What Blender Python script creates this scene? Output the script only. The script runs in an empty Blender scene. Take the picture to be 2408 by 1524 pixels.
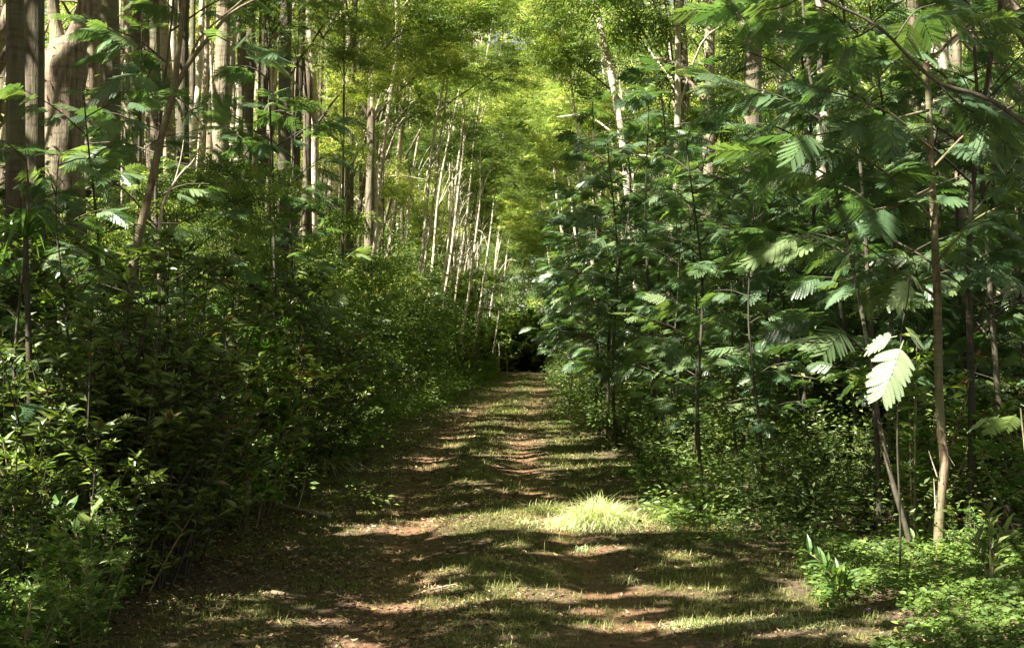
import bpy, math, random
import numpy as np
from math import radians, sin, cos, pi

RS = np.random.RandomState(7)
random.seed(7)
scene = bpy.context.scene
COL = scene.collection
F = 3010.0; CAMZ = 1.65; VX = 1235.0; VY = 830.0

# ------------------------------------------------------------------ placing
def P(u, v, d):
    """world point seen at (u, v) of the 2408 px wide photograph at depth d"""
    return np.array([(u - VX) / F * d, d, CAMZ + (VY - v) / F * d])
def G(u, v):
    d = F * CAMZ / (v - VY)
    return np.array([(u - VX) / F * d, d, 0.0])
def cx_path(y):
    y = np.asarray(y, float)
    return np.interp(y, [0, 8, 12, 17, 29, 45, 60, 110], [-.1, -.12, -.35, -.75, -.85, -.3, -.1, 0.0])
def left_edge(y):
    return np.interp(y, [0, 7, 10, 14, 30, 100, 130], [-2.1, -2.25, -2.6, -2.7, -2.75, -2.7, -2.6])
def right_edge(y):
    return np.interp(y, [0, 7, 10, 14, 30, 60, 100, 130], [1.75, 1.75, 1.6, 1.15, .95, 1.5, 2.1, 2.2])

SUN_EL = radians(50)
SH = (-.80, -.60)                                  # horizontal direction towards the sun
COT = cos(SUN_EL) / sin(SUN_EL)
def sun_ground(p):
    """where the sun ray through p meets the ground"""
    return p[..., 0] - SH[0] * COT * p[..., 2], p[..., 1] - SH[1] * COT * p[..., 2]

# ------------------------------------------------------------------ noise
def _h(ix, iy, s):
    n = (ix.astype(np.int64) * 374761393 + iy.astype(np.int64) * 668265263 + s * 974634777) & 0x7fffffff
    n = ((n ^ (n >> 13)) * 1274126177) & 0x7fffffff
    return ((n ^ (n >> 16)) & 0xffff) / 65535.0
def vnoise(x, y, s=0):
    x = np.asarray(x, float); y = np.asarray(y, float)
    ix = np.floor(x); iy = np.floor(y); fx = x - ix; fy = y - iy
    fx = fx * fx * (3 - 2 * fx); fy = fy * fy * (3 - 2 * fy)
    a = _h(ix, iy, s); b = _h(ix + 1, iy, s); c = _h(ix, iy + 1, s); d = _h(ix + 1, iy + 1, s)
    return (a * (1 - fx) + b * fx) * (1 - fy) + (c * (1 - fx) + d * fx) * fy
def fnoise(x, y, s=0):
    return (vnoise(x, y, s) * .55 + vnoise(x * 2.1, y * 2.1, s + 1) * .3 + vnoise(x * 4.3, y * 4.3, s + 2) * .15)

# ------------------------------------------------------------------ mesh building
class MB:
    def __init__(self): self.v = []; self.f = []; self.r = []; self.n = 0
    def add(self, verts, faces, rnd=0.5):
        verts = np.asarray(verts, np.float32).reshape(-1, 3); faces = np.asarray(faces, np.int64)
        self.v.append(verts); self.f.append(faces + self.n)
        self.r.append(np.broadcast_to(np.asarray(rnd, np.float32), (len(verts),)).copy())
        self.n += len(verts)
    def spread(self, T, faces, pos, rot, scale, rnd=None):
        """copies of a template: T (k,3), faces (m,s), pos (n,3), rot (n,3,3), scale (n,) or (n,3)"""
        n = len(pos)
        if n == 0: return
        T = np.asarray(T, float); faces = np.asarray(faces, np.int64); k = len(T)
        sc = np.asarray(scale, float)
        L = T[None] * (sc[:, None, None] if sc.ndim == 1 else sc[:, None, :])
        V = np.einsum('nij,nkj->nki', rot, L) + np.asarray(pos)[:, None]
        Fc = faces[None] + (np.arange(n) * k)[:, None, None]
        if rnd is None: rnd = RS.rand(n)
        self.add(V.reshape(-1, 3), Fc.reshape(-1, faces.shape[1]), np.repeat(rnd, k))
    def arrays(self):
        return self.v, self.f, self.r
    def merge(self, other, R=None, t=(0, 0, 0), s=1.0, rnd=None):
        V = np.concatenate(other.v) * s
        if R is not None: V = V @ np.asarray(R).T
        V = V + np.asarray(t)
        off = self.n
        r = np.concatenate(other.r) if rnd is None else np.clip(np.concatenate(other.r) * .4 + rnd * .6, 0, 1)
        self.v.append(V.astype(np.float32)); self.r.append(r.astype(np.float32))
        for f in other.f: self.f.append(f + off)
        self.n += len(V)
    def mesh(self, name, mat, smooth=False):
        me = bpy.data.meshes.new(name)
        V = np.concatenate(self.v); R = np.concatenate(self.r)
        loops = np.concatenate([f.ravel() for f in self.f]).astype(np.int32)
        tot = np.concatenate([np.full(len(f), f.shape[1], np.int32) for f in self.f])
        st = np.concatenate([[0], np.cumsum(tot)[:-1]]).astype(np.int32)
        me.vertices.add(len(V)); me.vertices.foreach_set('co', V.astype(np.float32).ravel())
        me.loops.add(len(loops)); me.loops.foreach_set('vertex_index', loops)
        me.polygons.add(len(tot)); me.polygons.foreach_set('loop_start', st); me.polygons.foreach_set('loop_total', tot)
        me.update(calc_edges=True)
        a = me.attributes.new('rnd', 'FLOAT', 'POINT'); a.data.foreach_set('value', R.astype(np.float32))
        me.polygons.foreach_set('use_smooth', np.full(len(tot), bool(smooth)))
        if mat: me.materials.append(mat)
        return me

def frames(d, up=None, roll=None):
    """rotation matrices with x along d and z near up"""
    d = np.asarray(d, float); d = d / np.linalg.norm(d, axis=1, keepdims=True)
    if up is None: up = np.tile([0, 0, 1.0], (len(d), 1))
    up = np.asarray(up, float) + 1e-4
    y = np.cross(up, d); y /= np.maximum(np.linalg.norm(y, axis=1, keepdims=True), 1e-6)
    z = np.cross(d, y)
    if roll is not None:
        c = np.cos(roll)[:, None]; s = np.sin(roll)[:, None]
        y, z = y * c + z * s, z * c - y * s
    return np.stack([d, y, z], axis=2)
def rdir(n, zlo=-.3, zhi=.6):
    a = RS.rand(n) * 2 * pi; z = RS.uniform(zlo, zhi, n); r = np.sqrt(1 - z * z)
    return np.stack([r * np.cos(a), r * np.sin(a), z], 1)
def rotz(a):
    return np.array([[cos(a), -sin(a), 0], [sin(a), cos(a), 0], [0, 0, 1]])

def tube(mb, pts, radii, n=8, bump=0.0, rnd=.5, cap=True):
    pts = np.asarray(pts, float); m = len(pts)
    radii = np.broadcast_to(np.asarray(radii, float), (m,))
    tan = np.gradient(pts, axis=0); tan /= np.linalg.norm(tan, axis=1, keepdims=True)
    ref = np.array([0.0, 1.0, 0.05]) if abs(tan[0][1]) < .8 else np.array([1.0, 0, 0])
    u = np.cross(tan, ref); u /= np.linalg.norm(u, axis=1, keepdims=True); w = np.cross(tan, u)
    a = np.arange(n) * 2 * pi / n
    rr = radii[:, None] * np.ones((1, n))
    if bump:
        ph = RS.rand() * 50
        rr = rr * (1 + bump * (vnoise(a[None] * 1.3 + ph, np.arange(m)[:, None] * .35 + ph, 3) - .5) * 2)
    V = pts[:, None] + rr[..., None] * (u[:, None] * np.cos(a)[None, :, None] + w[:, None] * np.sin(a)[None, :, None])
    i = np.arange(m - 1)[:, None] * n; j = np.arange(n)[None]; k = (j + 1) % n
    Q = np.stack([i + j, i + k, i + n + k, i + n + j], -1).reshape(-1, 4)
    mb.add(V.reshape(-1, 3), Q, rnd)
    if cap:
        mb.add(V[-1], np.array([list(range(n))]), rnd)
        mb.add(V[0], np.array([list(range(n))[::-1]]), rnd)
def curve(pts, n):
    """smooth resample of a polyline (Catmull-Rom)"""
    pts = np.asarray(pts, float)
    if len(pts) == 2: return pts[0] + (pts[1] - pts[0]) * np.linspace(0, 1, n)[:, None]
    q = np.vstack([2 * pts[0] - pts[1], pts, 2 * pts[-1] - pts[-2]])
    out = []
    for t in np.linspace(0, len(pts) - 1 - 1e-6, n):
        i = int(t); f = t - i; a, b, c, d = q[i:i + 4]
        out.append(.5 * (2 * b + (c - a) * f + (2 * a - 5 * b + 4 * c - d) * f * f + (3 * b - a - 3 * c + d) * f ** 3))
    return np.array(out)

# ------------------------------------------------------------------ leaf templates (growing along +x, upper side +z)
def leaf_full(w=.36, bend=-.12, fold=.07):
    st = [.0, .28, .62, 1.0]; wd = [0, .92, .8, 0]
    z = [0, -bend * .2, bend * .25, bend * 1.0]
    v = [(0, 0, 0)]
    for i in (1, 2):
        v += [(st[i], w * wd[i] / 2, z[i] + fold), (st[i], 0, z[i]), (st[i], -w * wd[i] / 2, z[i] + fold)]
    v.append((1, 0, z[3]))
    f = [(0, 2, 1), (0, 3, 2), (1, 2, 5), (1, 5, 4), (2, 3, 6), (2, 6, 5), (4, 5, 7), (5, 6, 7)]
    return np.array(v, float), np.array(f)
def leaf_lo(w=.4, fold=.06):
    return np.array([(0, 0, 0), (.45, w / 2, fold), (1, 0, -.08), (.45, -w / 2, fold)], float), np.array([(0, 2, 1), (0, 3, 2)])
LF = leaf_full(); LL = leaf_lo(); LW = leaf_full(w=.5, fold=.05); LN = leaf_full(w=.2, bend=-.2)
LLN = leaf_lo(w=.26)

def spray(nl=9, L=.34, ll=.11, T=LLN):
    """one pinnate leaf of pointed leaflets"""
    mb = MB(); t = np.linspace(.25, .95, nl // 2)
    pos = []; dr = []
    for s in (-1, 1):
        for q in t:
            pos.append((L * q, 0, -.12 * L * q * q)); a = radians(62 - 22 * q) * s
            dr.append((cos(a), sin(a), -.25))
    pos.append((L, 0, -.12 * L)); dr.append((1, 0, -.35))
    mb.spread(T[0], T[1], np.array(pos), frames(np.array(dr)), np.full(len(pos), ll), np.full(len(pos), .5))
    return np.concatenate(mb.v), np.concatenate(mb.f)
SPRAY = spray(); SPRAYB = spray(7, .3, .13)

def pinna(n, w):
    """strip of paired leaflets; n of a side. n = 0: a plain folded strip with a saw edge"""
    V = []; Fc = []
    if n:
        for i in range(n):
            t0 = (i + .08) / n; t1 = (i + .94) / n
            ww = w * (math.sin(pi * (.16 + .8 * (i + .5) / n)) ** .6)
            for s in (1, -1):
                b = len(V); sk = .35 / n
                V += [(t0, 0, 0), (t1, 0, 0), (t1 + sk, s * ww * .95, .012), (t0 + sk * 1.4, s * ww, .012)]
                Fc.append((b, b + 1, b + 2, b + 3) if s > 0 else (b, b + 3, b + 2, b + 1))
    else:
        for s in (1, -1):
            b = len(V)
            V += [(0, 0, 0), (.12, s * w * .8, .01), (.5, s * w, .015), (.85, s * w * .8, .0), (1, 0, -.02), (.5, 0, 0)]
            q = [(b, b + 5, b + 2, b + 1), (b + 5, b + 4, b + 3, b + 2)]
            Fc += q if s > 0 else [x[::-1] for x in q]
    return np.array(V, float), np.array(Fc)
PIN = {0: pinna(0, .12), 1: pinna(5, .13), 2: pinna(14, .135)}
def frond(L=.42, pairs=8, lod=1, droop=.35, pl=.42, spread_a=66):
    """bipinnate frond lying along +x"""
    mb = MB(); T, Fc = PIN[lod]; pos = []; dr = []; sc = []
    lift = RS.uniform(-.35, -.05)
    for i in range(pairs):
        q = .16 + .84 * (i + .5) / pairs
        l = L * pl * (sin(pi * (.2 + .62 * q)) ** .8)
        for s in (-1, 1):
            a = radians(spread_a - 34 * q + RS.uniform(-5, 5)) * s
            pos.append((L * q, 0, .18 * L * q - droop * L * q * q)); dr.append((cos(a), sin(a), lift + RS.uniform(-.12, .08) - droop * q * .7)); sc.append(l * RS.uniform(.9, 1.08))
    n = len(pos)
    mb.spread(T, Fc, np.array(pos), frames(np.array(dr)), np.array(sc), RS.uniform(.35, .65, n))
    q = np.linspace(0, 1, 6)
    V = []; 
    for t in q: V += [(L * t, .004, .18 * L * t - droop * L * t * t), (L * t, -.004, .18 * L * t - droop * L * t * t)]
    mb.add(np.array(V), np.array([(2 * i, 2 * i + 1, 2 * i + 3, 2 * i + 2) for i in range(5)]), .5)
    return mb

# ------------------------------------------------------------------ materials
def newmat(name):
    m = bpy.data.materials.new(name); m.use_nodes = True; nt = m.node_tree; nt.nodes.clear()
    return m, nt, nt.nodes, nt.links
def ramp(N, stops):
    r = N.new('ShaderNodeValToRGB'); e = r.color_ramp.elements
    while len(e) < len(stops): e.new(.5)
    for k, (p, c) in enumerate(stops): e[k].position = p; e[k].color = (*c, 1)
    return r
def leafmat(name, stops, trans=(1.6, 1.7, .7), tfac=.35, rough=.45, spec=.4, objvar=.25, clump=1.5):
    m, nt, N, L = newmat(name)
    at = N.new('ShaderNodeAttribute'); at.attribute_name = 'rnd'
    r = ramp(N, stops); L.new(at.outputs['Fac'], r.inputs[0])
    # per-object and clump-scale brightness and hue changes
    oi = N.new('ShaderNodeObjectInfo'); tc = N.new('ShaderNodeTexCoord')
    nz = N.new('ShaderNodeTexNoise'); nz.inputs['Scale'].default_value = clump; nz.inputs['Detail'].default_value = 2
    geo = N.new('ShaderNodeNewGeometry'); L.new(geo.outputs['Position'], nz.inputs['Vector'])
    a1 = N.new('ShaderNodeMath'); a1.operation = 'MULTIPLY_ADD'; L.new(oi.outputs['Random'], a1.inputs[0]); a1.inputs[1].default_value = objvar; a1.inputs[2].default_value = 1 - objvar / 2
    a2 = N.new('ShaderNodeMath'); a2.operation = 'MULTIPLY_ADD'; L.new(nz.outputs[0], a2.inputs[0]); a2.inputs[1].default_value = 1.4; a2.inputs[2].default_value = .3
    a3 = N.new('ShaderNodeMath'); a3.operation = 'MULTIPLY'; L.new(a1.outputs[0], a3.inputs[0]); L.new(a2.outputs[0], a3.inputs[1])
    hs = N.new('ShaderNodeHueSaturation'); L.new(r.outputs[0], hs.inputs['Color']); L.new(a3.outputs[0], hs.inputs['Value'])
    hh = N.new('ShaderNodeMath'); hh.operation = 'MULTIPLY_ADD'; L.new(oi.outputs['Random'], hh.inputs[0]); hh.inputs[1].default_value = -.03; hh.inputs[2].default_value = .515
    L.new(hh.outputs[0], hs.inputs['Hue'])
    b = N.new('ShaderNodeBsdfPrincipled'); L.new(hs.outputs[0], b.inputs['Base Color'])
    b.inputs['Roughness'].default_value = rough; b.inputs['Specular IOR Level'].default_value = spec
    t = N.new('ShaderNodeBsdfTranslucent')
    mx = N.new('ShaderNodeMix'); mx.data_type = 'RGBA'; mx.blend_type = 'MULTIPLY'; mx.inputs[0].default_value = 1
    L.new(hs.outputs[0], mx.inputs[6]); mx.inputs[7].default_value = (*trans, 1); L.new(mx.outputs[2], t.inputs[0])
    ms = N.new('ShaderNodeMixShader'); ms.inputs[0].default_value = tfac
    L.new(b.outputs[0], ms.inputs[1]); L.new(t.outputs[0], ms.inputs[2])
    o = N.new('ShaderNodeOutputMaterial'); L.new(ms.outputs[0], o.inputs[0])
    return m
def barkmat(name, dark, light, patch, scale=1.0, bump=.6):
    m, nt, N, L = newmat(name)
    geo = N.new('ShaderNodeNewGeometry'); mp = N.new('ShaderNodeMapping'); L.new(geo.outputs['Position'], mp.inputs[0])
    mp.inputs['Scale'].default_value = (26 * scale, 26 * scale, 3.2 * scale)
    n1 = N.new('ShaderNodeTexNoise'); L.new(mp.outputs[0], n1.inputs['Vector']); n1.inputs['Scale'].default_value = 1; n1.inputs['Detail'].default_value = 6; n1.inputs['Roughness'].default_value = .65
    r1 = ramp(N, [(.36, dark), (.54, light), (.70, tuple(min(1, c * 1.5) for c in light))]); L.new(n1.outputs[0], r1.inputs[0])
    n2 = N.new('ShaderNodeTexNoise'); L.new(geo.outputs['Position'], n2.inputs['Vector']); n2.inputs['Scale'].default_value = 1.7; n2.inputs['Detail'].default_value = 5
    r2 = ramp(N, [(.42, (0, 0, 0)), (.62, (1, 1, 1))]); L.new(n2.outputs[0], r2.inputs[0])
    mx = N.new('ShaderNodeMix'); mx.data_type = 'RGBA'; L.new(r2.outputs[0], mx.inputs[0]); L.new(r1.outputs[0], mx.inputs[6]); mx.inputs[7].default_value = (*patch, 1)
    mp2 = N.new('ShaderNodeMapping'); L.new(geo.outputs['Position'], mp2.inputs[0]); mp2.inputs['Scale'].default_value = (4, 4, 28)
    n3 = N.new('ShaderNodeTexNoise'); L.new(mp2.outputs[0], n3.inputs['Vector']); n3.inputs['Scale'].default_value = 1; n3.inputs['Detail'].default_value = 3
    r3 = ramp(N, [(.35, (.55, .52, .48)), (.5, (1, 1, 1))]); L.new(n3.outputs[0], r3.inputs[0])
    m2 = N.new('ShaderNodeMix'); m2.data_type = 'RGBA'; m2.blend_type = 'MULTIPLY'; m2.inputs[0].default_value = .7; L.new(mx.outputs[2], m2.inputs[6]); L.new(r3.outputs[0], m2.inputs[7])
    oi = N.new('ShaderNodeObjectInfo'); vv = N.new('ShaderNodeMath'); vv.operation = 'MULTIPLY_ADD'; L.new(oi.outputs['Random'], vv.inputs[0]); vv.inputs[1].default_value = .5; vv.inputs[2].default_value = .75
    hs = N.new('ShaderNodeHueSaturation'); L.new(m2.outputs[2], hs.inputs['Color']); L.new(vv.outputs[0], hs.inputs['Value'])
    b = N.new('ShaderNodeBsdfPrincipled'); b.inputs['Roughness'].default_value = .85; L.new(hs.outputs[0], b.inputs['Base Color'])
    bp = N.new('ShaderNodeBump'); bp.inputs['Strength'].default_value = bump; bp.inputs['Distance'].default_value = .06; L.new(n1.outputs[0], bp.inputs['Height']); L.new(bp.outputs[0], b.inputs['Normal'])
    o = N.new('ShaderNodeOutputMaterial'); L.new(b.outputs[0], o.inputs[0])
    return m

M = {}
M['frond'] = leafmat('feathery_leaf', [(0, (.05, .10, .05)), (.5, (.09, .155, .08)), (.84, (.19, .25, .115)), (.95, (.30, .29, .09))], (1.6, 1.8, .6), .35, .36, .8, .35)
M['frond_sunlit'] = leafmat('sunlit_feathery_leaf', [(0, (.30, .42, .22)), (1, (.52, .60, .38))], (1.3, 1.4, .7), .3, .35, .6, .1)  # near-white leaf tone stands in for full sun on these fronds
M['canopy'] = leafmat('sunlit_canopy_leaf', [(0, (.09, .15, .04)), (.5, (.25, .33, .08)), (.8, (.50, .54, .16)), (1, (.72, .70, .40))], (1.45, 1.5, .8), .4, .45, .4, .5, .6)  # leaf ramp brightened towards near white to carry sunlight on the crowns
M['canopy_green'] = leafmat('deep_canopy_leaf', [(0, (.06, .11, .04)), (.6, (.14, .20, .065)), (1, (.30, .34, .12))], (1.6, 1.8, .6), .4, .45, .4, .4, .8)
M['shrub'] = leafmat('glossy_shrub_leaf', [(0, (.045, .062, .02)), (.5, (.085, .12, .035)), (.85, (.16, .20, .055)), (.955, (.16, .20, .06)), (.98, (.14, .09, .05)), (1, (.10, .055, .03))], (1.8, 2.2, .6), .25, .36, .5, .4, 1.3)
M['shrub_lit'] = leafmat('sunlit_shrub_leaf', [(0, (.07, .14, .03)), (.6, (.15, .24, .06)), (1, (.30, .34, .10))], (1.6, 1.8, .6), .35, .38, .5, .2, 2)  # shrub greens lightened so the leaves read as sunlit
M['red'] = leafmat('young_red_leaf', [(0, (.26, .10, .08)), (.5, (.34, .19, .11)), (1, (.28, .24, .10))], (1.5, 1.0, .8), .4, .35, .5, .1)
M['strap'] = leafmat('strap_leaf', [(0, (.06, .14, .03)), (1, (.18, .28, .06))], (1.6, 1.7, .6), .35, .4, .5, .1)
M['cover'] = leafmat('ground_cover_leaf', [(0, (.04, .08, .02)), (.5, (.10, .17, .035)), (.9, (.22, .28, .07)), (1, (.30, .24, .08))], (1.5, 1.6, .6), .35, .5, .4, .1, 2.5)
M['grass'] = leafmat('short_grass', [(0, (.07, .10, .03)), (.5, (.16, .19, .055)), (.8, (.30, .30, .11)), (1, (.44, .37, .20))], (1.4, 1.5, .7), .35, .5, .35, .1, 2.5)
M['tuft'] = leafmat('sunlit_grass', [(0, (.26, .34, .13)), (.6, (.50, .55, .28)), (1, (.78, .74, .52))], (1.2, 1.3, .7), .35, .5, .4, .1)  # blade tones raised above real grass; sun brightness put into the colour
M['litter'] = leafmat('dry_leaf', [(0, (.05, .03, .018)), (.4, (.13, .08, .045)), (.7, (.27, .19, .11)), (.9, (.46, .37, .25)), (.96, (.42, .26, .06)), (1, (.20, .26, .07))], (1.2, 1, .8), .12, .7, .25, .1)
M['flower'] = leafmat('purple_petal', [(0, (.25, .08, .5)), (1, (.38, .14, .65))], (1, 1, 1), .3)
M['bark'] = barkmat('grey_bark', (.07, .05, .035), (.23, .175, .125), (.27, .25, .16))
M['bark_dark'] = barkmat('dark_bark', (.04, .03, .022), (.14, .105, .075), (.13, .125, .07))
M['bark_pale'] = barkmat('pale_bark', (.20, .155, .11), (.54, .46, .36), (.62, .57, .45), 1.2, .5)
M['bark_thin'] = barkmat('sapling_bark', (.10, .07, .045), (.26, .19, .12), (.20, .19, .10), 1.6, .3)
M['stem_dark'] = barkmat('dark_stem', (.03, .024, .018), (.07, .055, .038), (.06, .06, .035), 2, .2)
M['wood'] = barkmat('dead_wood', (.25, .19, .14), (.58, .48, .38), (.5, .42, .34), 2.4, .5)

def groundmat():
    m, nt, N, L = newmat('forest_soil')
    at = N.new('ShaderNodeAttribute'); at.attribute_name = 'rnd'
    geo = N.new('ShaderNodeNewGeometry')
    def noise(s, d=6, r=.6):
        n = N.new('ShaderNodeTexNoise'); n.inputs['Scale'].default_value = s; n.inputs['Detail'].default_value = d; n.inputs['Roughness'].default_value = r
        L.new(geo.outputs['Position'], n.inputs['Vector']); return n
    n1 = noise(18); n2 = noise(2.2); n3 = noise(70, 3)
    litter = ramp(N, [(.3, (.03, .020, .013)), (.5, (.075, .048, .028)), (.62, (.12, .085, .05)), (.72, (.20, .15, .09))]); L.new(n1.outputs[0], litter.inputs[0])
    soil = ramp(N, [(.3, (.085, .038, .020)), (.5, (.18, .085, .042)), (.7, (.28, .17, .10))]); L.new(n1.outputs[0], soil.inputs[0])
    ad = N.new('ShaderNodeMath'); ad.operation = 'MULTIPLY_ADD'; L.new(n2.outputs[0], ad.inputs[0]); ad.inputs[1].default_value = 1.3; ad.inputs[2].default_value = -.65
    a2 = N.new('ShaderNodeMath'); a2.operation = 'ADD'; a2.use_clamp = True; L.new(ad.outputs[0], a2.inputs[0]); L.new(at.outputs['Fac'], a2.inputs[1])
    mx = N.new('ShaderNodeMix'); mx.data_type = 'RGBA'; L.new(a2.outputs[0], mx.inputs[0]); L.new(litter.outputs[0], mx.inputs[6]); L.new(soil.outputs[0], mx.inputs[7])
    b = N.new('ShaderNodeBsdfPrincipled'); b.inputs['Roughness'].default_value = .9; L.new(mx.outputs[2], b.inputs['Base Color'])
    bp = N.new('ShaderNodeBump'); bp.inputs['Strength'].default_value = .8; bp.inputs['Distance'].default_value = .02; L.new(n3.outputs[0], bp.inputs['Height']); L.new(bp.outputs[0], b.inputs['Normal'])
    o = N.new('ShaderNodeOutputMaterial'); L.new(b.outputs[0], o.inputs[0])
    return m
M['ground'] = groundmat()

# ------------------------------------------------------------------ scene objects
def obj(name, me, parent=None):
    o = bpy.data.objects.new(name, me); COL.objects.link(o)
    if parent: o.parent = parent
    return o
def thing(name, label, cat, loc=(0, 0, 0), rz=0.0, sc=1.0, group=None):
    o = bpy.data.objects.new(name, None); COL.objects.link(o); o.empty_display_size = .2
    o.location = loc; o.rotation_euler = (0, 0, rz); o.scale = (sc, sc, sc)
    o['label'] = label; o['category'] = cat
    if group: o['group'] = group
    return o
def tag(o, label=None, cat=None, group=None, kind=None):
    for k, v in (('label', label), ('category', cat), ('group', group), ('kind', kind)):
        if v: o[k] = v
    return o
def inst(name, label, cat, parts, loc, rz=0.0, sc=1.0, group=None, tilt=(0, 0)):
    """a thing whose parts share the given meshes"""
    t = thing(name, label, cat, tuple(loc), rz, sc, group)
    t.rotation_euler = (tilt[0], tilt[1], rz)
    for pn, me in parts: obj(pn, me, t)
    return t

def gz(x, y):
    """height of the ground: low ruts, a slight crown, small unevenness, banks"""
    x = np.asarray(x, float); y = np.asarray(y, float)
    c = cx_path(y); u = x - c
    z = -.03 * np.exp(-((np.abs(u) - .72) / .22) ** 2) + .03 * np.exp(-(u / .35) ** 2)
    z = z + .03 * (fnoise(x * .8, y * .8, 5) - .5) + .012 * (fnoise(x * 7, y * 7, 6) - .5)
    out = np.clip(np.maximum(left_edge(y) - x, x - right_edge(y)), 0, 30)
    z = z + np.where(x > 0, .03, .12) * np.clip(out, 0, 1.2) + .25 * (fnoise(x * .25 + 9, y * .25, 8) - .5) * np.clip(out / 4, 0, 1)
    return z

# ground sheet
def axis(lims):
    return np.unique(np.concatenate([np.arange(a, b + 1e-6, s) for a, b, s in lims]))
gx_ = axis([(-700, -100, 100), (-90, -20, 10), (-18, -6, 1.5), (-5, -3, .25), (-2.9, 2.9, .09), (3, 5, .25), (6, 18, 1.5), (20, 90, 10), (100, 700, 100)])
gy_ = axis([(-300, -20, 40), (-10, 5, 1), (5.1, 20, .1), (20.2, 45, .25), (46, 130, 1), (140, 900, 60)])
X, Y = np.meshgrid(gx_, gy_, indexing='ij')
Z = gz(X, Y)
mb = MB(); nx, ny = X.shape
i, j = np.meshgrid(np.arange(nx - 1), np.arange(ny - 1), indexing='ij'); a = (i * ny + j).ravel()
rut = np.exp(-((np.abs(X - cx_path(Y)) - .72) / .27) ** 2) * .75 + .10 * (np.abs(X - cx_path(Y)) < 1.6)
mb.add(np.stack([X, Y, Z], -1).reshape(-1, 3), np.stack([a, a + ny, a + ny + 1, a + 1], 1), rut.ravel())
tag(obj('ground', mb.mesh('ground', M['ground'], True)), 'red brown forest track floor with two worn wheel ruts', None, None, 'structure')

# ------------------------------------------------------------------ openings cut in the unseen canopy to place sun patches, as ground patches (x, y, rx, ry)
OPEN = []
def streak(u0, u1, v, dv=9, z=0.0):
    """ground patch between u0 and u1, dv half-thick, at photo row v"""
    d = F * CAMZ / (v - VY); x = ((u0 + u1) / 2 - VX) / F * d
    OPEN.append((x, d, max(abs(u1 - u0) / 2 / F * d, .12), max(dv * d / (v - VY), .10)))
def spot(u, v, d, r):
    p = P(u, v, d); gx, gy = sun_ground(p); r = r * 1.3 + .07; OPEN.append((float(gx), float(gy), r, r))
for s in [(780, 1560, 1232, 15), (1240, 1580, 1215, 30), (900, 1060, 1170, 7), (700, 840, 1165, 9), (880, 1000, 1105, 7), (1140, 1380, 1098, 6),
          (1040, 1095, 1048, 5), (1180, 1270, 1046, 5), (1100, 1370, 1074, 6), (950, 1100, 1015, 6), (1150, 1330, 965, 7), (1150, 1330, 925, 5), (1160, 1320, 895, 4), (1130, 1340, 1000, 4),
          (1330, 1440, 1296, 7), (1560, 1660, 1308, 7), (930, 1010, 1310, 5), (1010, 1100, 1345, 6), (980, 1090, 1388, 7), (1480, 1680, 1390, 9), (840, 1140, 1418, 8),
          (1340, 1500, 1432, 8), (1350, 1620, 1468, 9), (1600, 1960, 1474, 20), (470, 660, 1402, 11), (1860, 2080, 1400, 30), (2050, 2200, 1350, 18), (2280, 2400, 1290, 30),
          (2000, 2120, 1500, 14), (2150, 2330, 1440, 20), (2300, 2440, 1500, 25), (2140, 2250, 1510, 14), (20, 160, 1470, 18), (180, 300, 1400, 12), (0, 60, 1520, 12)]:
    streak(*s)
for s in [(2085, 880, 8.95, .36), (2200, 1150, 9.9, .10), (2205, 1080, 9.9, .10), (2207, 1230, 9.9, .10), (2150, 810, 9.0, .2), (2135, 675, 9.0, .2), (2120, 740, 11, .25), (2180, 760, 11, .2),
          (1800, 565, 11, .25), (1730, 590, 12, .22), (1900, 400, 11, .3), (1860, 220, 10.5, .35), (2010, 120, 10.5, .25), (2330, 990, 9.5, .18), (2350, 590, 15, .35), (2370, 520, 15, .3),
          (1860, 500, 17, .35), (1860, 380, 17, .35), (1500, 740, 15, .35), (1450, 690, 16, .35), (1640, 600, 13, .3), (1420, 570, 18, .5), (2280, 480, 10, .25), (1560, 400, 22, .6),
          (720, 1210, 13.2, .12), (760, 1220, 13.2, .12), (585, 1010, 11.8, .4), (600, 890, 11.8, .4), (560, 880, 11.8, .35), (640, 980, 12.5, .25), (550, 560, 13, .2), (600, 690, 13, .2), (740, 1030, 13.8, .28), (560, 700, 12.5, .15),
          (112, 170, 13.8, .12), (116, 100, 13.8, .13), (108, 250, 13.8, .10), (124, 40, 14, .12), (250, 60, 17, .22), (500, 50, 18, .3), (490, 120, 18, .2), (250, 380, 16, .15), (390, 330, 10, .1), (330, 560, 9.6, .08), (318, 640, 9.6, .08),
          (440, 400, 12, .15), (200, 1190, 8, .10), (230, 1210, 8, .10), (370, 1190, 9.2, .10), (420, 1290, 9.2, .08), (40, 560, 9.5, .15), (60, 880, 9, .12), (1340, 985, 25, .25), (330, 960, 10, .1), (100, 1100, 8.5, .1)]:
    spot(*s)
OPEN = np.array(OPEN)
def is_open(gx, gy):
    """True where the unseen canopy is cut open to let sun patches through"""
    o = np.zeros(len(gx), bool)
    for cx, cy, rx, ry in OPEN:
        o |= ((gx - cx) / rx) ** 2 + ((gy - cy) / ry) ** 2 < 1.6
    n = fnoise(gx * 1.5 + 3, gy * 1.5, 21)
    thr = np.where(gx > 2.4, .635, .675)
    thr = np.where(gx < -3.5, .64, thr)
    thr = np.where((np.abs(gx) < 2.4) & (gy < 12.0), .72, thr)
    thr = thr - np.clip((gy - 14) / 14, 0, 1) * .12
    return o | (n > thr)

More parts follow.
